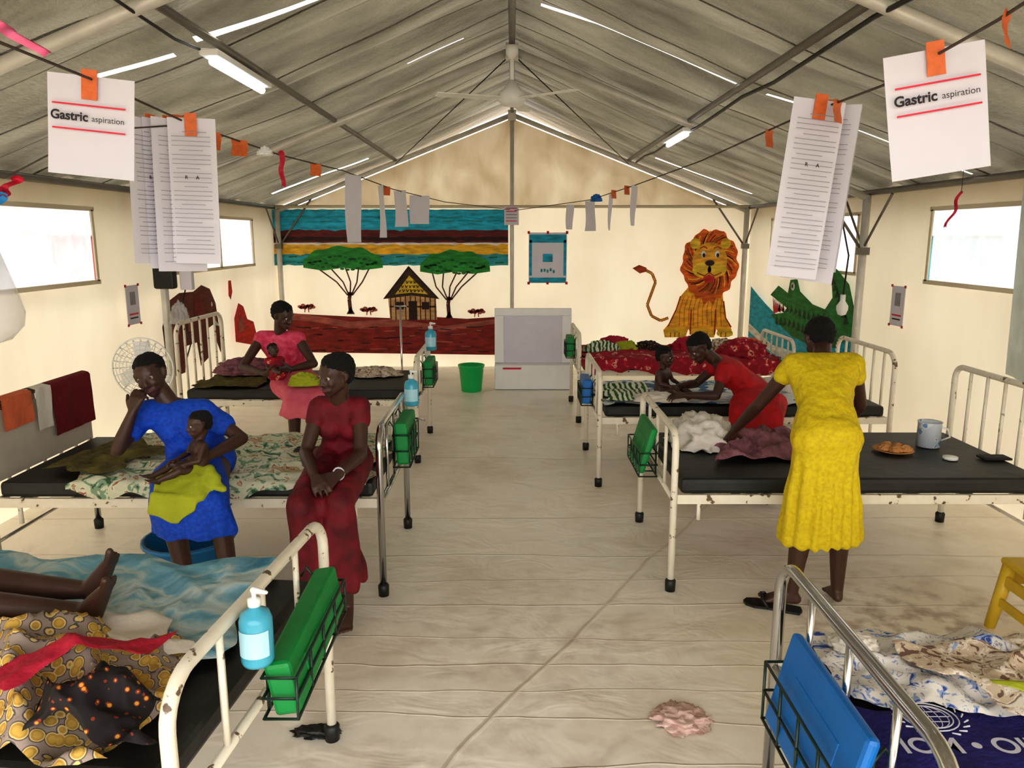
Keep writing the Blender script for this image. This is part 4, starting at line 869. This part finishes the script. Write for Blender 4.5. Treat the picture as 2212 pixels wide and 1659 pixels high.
def dA(e,m):
    torso(e,JA,.93,.018,m,False); sleeves(e,JA,m,.5,.056,.054)
    e.hull([((-1.44,3.45,.63),.1),((-1.50,3.25,.6),.085),((-1.34,3.25,.6),.085)],m)
    e.hull([((-1.50,3.25,.6),.085),((-1.34,3.25,.6),.085),((-1.44,3.05,.56),.068),((-1.25,3.06,.56),.068)],m)
    e.hull([((-1.44,3.04,.56),.068),((-1.25,3.05,.56),.068)]+ring(-1.34,3.07,.43,.165,.085),m)
person(JA,'seated person in bright blue dress holding a baby, hand at chin',[('dress',M['d_blue'],dA,.009,pleat(-1.35,3.2,9,.007,.62,.4))])
def baby(base,f,label,cl,sc=1,tilt=0):
    f=V(f).normalized(); up=V((0,0,1)); r=f.cross(up).normalized(); up=(up+f*tilt).normalized(); c=V(base)
    Q=lambda x,y,z: tuple(c+(r*x+f*y+up*z)*sc)
    J=dict(pel=Q(0,0,.05),che=Q(0,0,.17),neck=Q(0,0,.235),head=Q(0,.01,.315),hf=tuple(f-V((0,0,.1))),hu=tuple(up),ts=1,
     sh=(Q(-.075,0,.205),Q(.075,0,.205)),el=(Q(-.11,.03,.12),Q(.11,.03,.12)),wr=(Q(-.07,.11,.1),Q(.07,.11,.1)),hd=(tuple(f+r*.2),tuple(f-r*.2)),hn=((0,0,-1),(0,0,-1)),curl=.5,hsc=.85,
     hip=(Q(-.045,.01,.045),Q(.045,.01,.045)),kn=(Q(-.075,.13,.07),Q(.075,.13,.07)),an=(Q(-.06,.24,.03),Q(.06,.24,.03)),ft=(tuple(f+V((0,0,.6))),tuple(f+V((0,0,.6)))),fu=tuple(V((0,0,1))-f*.5))
    fns=[]
    if cl:
        def dd(e,m):
            torso(e,J,.52*sc,.014,m,False)
            for i in (0,1): e.hull([(J['hip'][i],.055*sc),(V(J['hip'][i]).lerp(V(J['kn'][i]),.6),.048*sc)],m)
        fns=[('clothes',cl,dd,.007,None)]
    return person(J,label,fns,s=.52*sc,hs=.74*sc,vox=.0042,hair=.6)
baby((-1.35,3.16,.645),(-.75,-.6,.0),'baby leaning on chest of seated person above lime cloth',None,sc=.70,tilt=-.15)
b=B(); m=M['lime']
b.hull([((-1.48,3.12,.64),.025),((-1.25,3.10,.65),.025),((-1.45,3.02,.60),.025),((-1.27,3.0,.6),.025),((-1.36,3.14,.68),.035)],m); b.hull([((-1.46,3.0,.61),.016),((-1.28,2.985,.60),.016),((-1.47,2.975,.55),.01),((-1.36,2.97,.51),.01),((-1.30,2.975,.56),.01)],m); b.hull([((-1.27,3.05,.64),.02),((-1.19,3.03,.63),.012),((-1.28,3.12,.68),.025)],m)
make('baby_wrap',remesh(b,.006,1,disp=lambda p:.012*noise.noise(p*18)),label='lime green cloth wrapped around baby on lap',cat='cloth')
JP=dict(pel=(-1.62,5.6,.635),che=(-1.67,5.55,.85),neck=(-1.665,5.50,.975),head=(-1.63,5.46,1.095),hf=(.85,-.45,-.35),hu=(.1,-.1,1),ts=.85,
 sh=((-1.54,5.50,.93),(-1.81,5.52,.93)),el=((-1.41,5.40,.76),(-1.91,5.38,.74)),wr=((-1.52,5.24,.75),(-1.70,5.22,.72)),hd=((-.9,-.1,-.1),(.9,-.05,0)),hn=((0,.8,.4),(0,.8,.5)),curl=.5,
 hip=((-1.54,5.58,.63),(-1.70,5.58,.63)),kn=((-1.32,5.2,.57),(-1.5,5.16,.57)),an=((-1.38,5.2,.08),(-1.52,5.18,.08)),ft=((.2,-1,0),(-.1,-1,0)))
def dP(e,m):
    torso(e,JP,.93,.016,m,False); sleeves(e,JP,m,.12,.05,.046)
def dP2(e,m):
    e.hull([((-1.62,5.62,.64),.11),((-1.62,5.4,.61),.09),((-1.44,5.4,.61),.09)],m); e.hull([((-1.64,5.4,.61),.09),((-1.44,5.4,.61),.09),((-1.5,5.17,.57),.07),((-1.32,5.21,.57),.07)],m)
    e.hull([((-1.5,5.16,.56),.07),((-1.32,5.2,.56),.07)]+ring(-1.44,5.19,.44,.16,.09),m)
person(JP,'seated person in pink sleeveless dress feeding a baby',[('blouse',M['d_pink'],dP,.009,None),('skirt',M['skirtpink'],dP2,.009,pleat(-1.45,5.3,9,.007,.62,.45))],hair=1.2)
baby((-1.63,5.26,.68),(.55,-.7,.3),'small baby lying in the arms of a seated person',M['redsheet'],sc=.62,tilt=-.3)
pile('baby_wrap',(-1.42,5.16,.65),(.1,.06,.08),M['lime'],'lime green cloth on the lap',seed=7)
JR=dict(pel=(1.60,5.0,.625),che=(1.45,5.02,.77),neck=(1.325,5.03,.86),head=(1.235,5.02,.925),hf=(-.75,-.35,-.6),hu=(-.5,0,.8),ts=.86,
 sh=((1.38,4.91,.805),(1.41,5.14,.815)),el=((1.31,4.83,.645),(1.27,5.2,.655)),wr=((1.13,4.90,.635),(1.13,5.12,.65)),hd=((-1,.15,-.1),(-1,-.1,-.1)),hn=((0,.3,-1),(0,-.3,-1)),curl=.4,
 hip=((1.56,4.92,.62),(1.68,5.06,.62)),kn=((1.42,4.66,.56),(1.62,4.64,.56)),an=((1.42,4.68,.08),(1.60,4.64,.08)),ft=((-.2,-1,0),(0,-1,0)))
def dR(e,m):
    torso(e,JR,.92,.016,m,False); sleeves(e,JR,m,.35,.052,.05)
    e.hull([((1.62,5.0,.62),.1),((1.66,4.8,.60),.08),((1.47,4.8,.60),.08)],m); e.hull([((1.68,4.8,.6),.08),((1.47,4.8,.6),.08),((1.42,4.67,.56),.065),((1.62,4.65,.56),.065)],m)
    e.hull([((1.42,4.66,.56),.065),((1.62,4.64,.56),.065)]+ring(1.52,4.66,.22,.15,.08),m)
person(JR,'person in red dress sitting on bed leaning towards a toddler',[('dress',M['d_red'],dR,.009,pleat(1.55,4.8,9,.009,.6,.4))],s=.9)
baby((1.03,5.16,.575),(.75,-.55,0),'bare toddler sitting upright on patterned bed sheet',None,sc=.86)
JY=dict(pel=(1.34,3.17,.80),che=(1.40,3.40,1.0),neck=(1.44,3.54,1.11),head=(1.465,3.64,1.165),hf=(-.1,.75,-.65),hu=(0,.5,.8),ts=.82,
 sh=((1.29,3.47,1.075),(1.56,3.47,1.075)),el=((1.185,3.60,.86),(1.67,3.60,.86)),wr=((1.13,3.80,.68),(1.66,3.80,.66)),hd=((-.1,.4,-.6),(-.1,.5,-.5)),hn=((.1,-.5,-.5),(-.1,-.5,-.5)),curl=.35,
 hip=((1.28,3.17,.78),(1.41,3.17,.78)),kn=((1.27,3.20,.44),(1.45,3.24,.44)),an=((1.25,3.2,.085),(1.47,3.24,.08)),ft=((-.9,.4,-.02),(.15,1,-.02)),bk=((-.2,1,0),(.15,1,0)))
def dY(e,m):
    torso(e,JY,.93,.016,m,False); sleeves(e,JY,m,.28,.052,.05)
    e.hull([((1.30,3.17,.82),.09),((1.39,3.17,.82),.09),((1.29,3.19,.66),.088),((1.40,3.19,.66),.088)],m)
    e.hull([((1.29,3.19,.66),.088),((1.40,3.19,.66),.088)]+ring(1.36,3.21,.345,.172,.12,tilt=.012),m)
person(JY,'standing person in yellow dress bending over a bed',[('dress',M['d_yellow'],dY,.0085,pleat(1.37,3.2,16,.008,.8,.5))],hair=1.2)
JL=dict(pel=(-1.93,2.06,.685),che=(-2.12,2.08,.69),neck=(-2.24,2.09,.7),head=(-2.33,2.1,.72),hf=(-.1,0,1),hu=(-1,0,0),
 sh=((-2.2,2.2,.68),(-2.2,1.97,.68)),el=((-2.02,2.26,.66),(-2.02,1.88,.66)),wr=((-1.85,2.22,.68),(-1.86,1.9,.68)),hd=((1,0,0),(1,0,0)),hn=((0,0,-1),(0,0,-1)),curl=.3,hsc=1,
 hip=((-1.88,2.12,.68),(-1.88,1.98,.68)),kn=((-1.55,2.07,.68),(-1.53,1.92,.69)),an=((-1.2,2.03,.665),(-1.14,1.90,.665)),ft=((.25,.12,.95),(.35,-.12,.95)),fu=(-1,0,.2))
def dL(e,m): torso(e,JL,.8,.015,m,False)
person(JL,'person lying on bed with bare legs and feet',[('shirt',M['whitecloth'],dL,.01,None)],s=.86,hs=.85)
# ------------------------------------------------------------------ light, world, camera
w=bpy.data.worlds.new('sky'); scene.world=w; w.use_nodes=True
bg=w.node_tree.nodes['Background']; bg.inputs[0].default_value=(1,.985,.965,1); bg.inputs[1].default_value=4.4
sun=bpy.data.lights.new('sun','SUN'); sun.energy=5.0; sun.angle=.05; sun.color=(1,.97,.92); so=bpy.data.objects.new('sun',sun); COL.objects.link(so); so.rotation_euler=(math.radians(15),math.radians(-20),0)
cam=bpy.data.cameras.new('camera'); co=bpy.data.objects.new('camera',cam); COL.objects.link(co)
co.location=(0,0,1.65); co.rotation_euler=(math.radians(90-10.87),0,0); cam.sensor_width=36; cam.lens=27.03; cam.clip_start=.05; cam.clip_end=200
scene.camera=co
try:
    scene.view_settings.view_transform='Standard'
    scene.view_settings.look='Medium High Contrast'
except Exception: pass
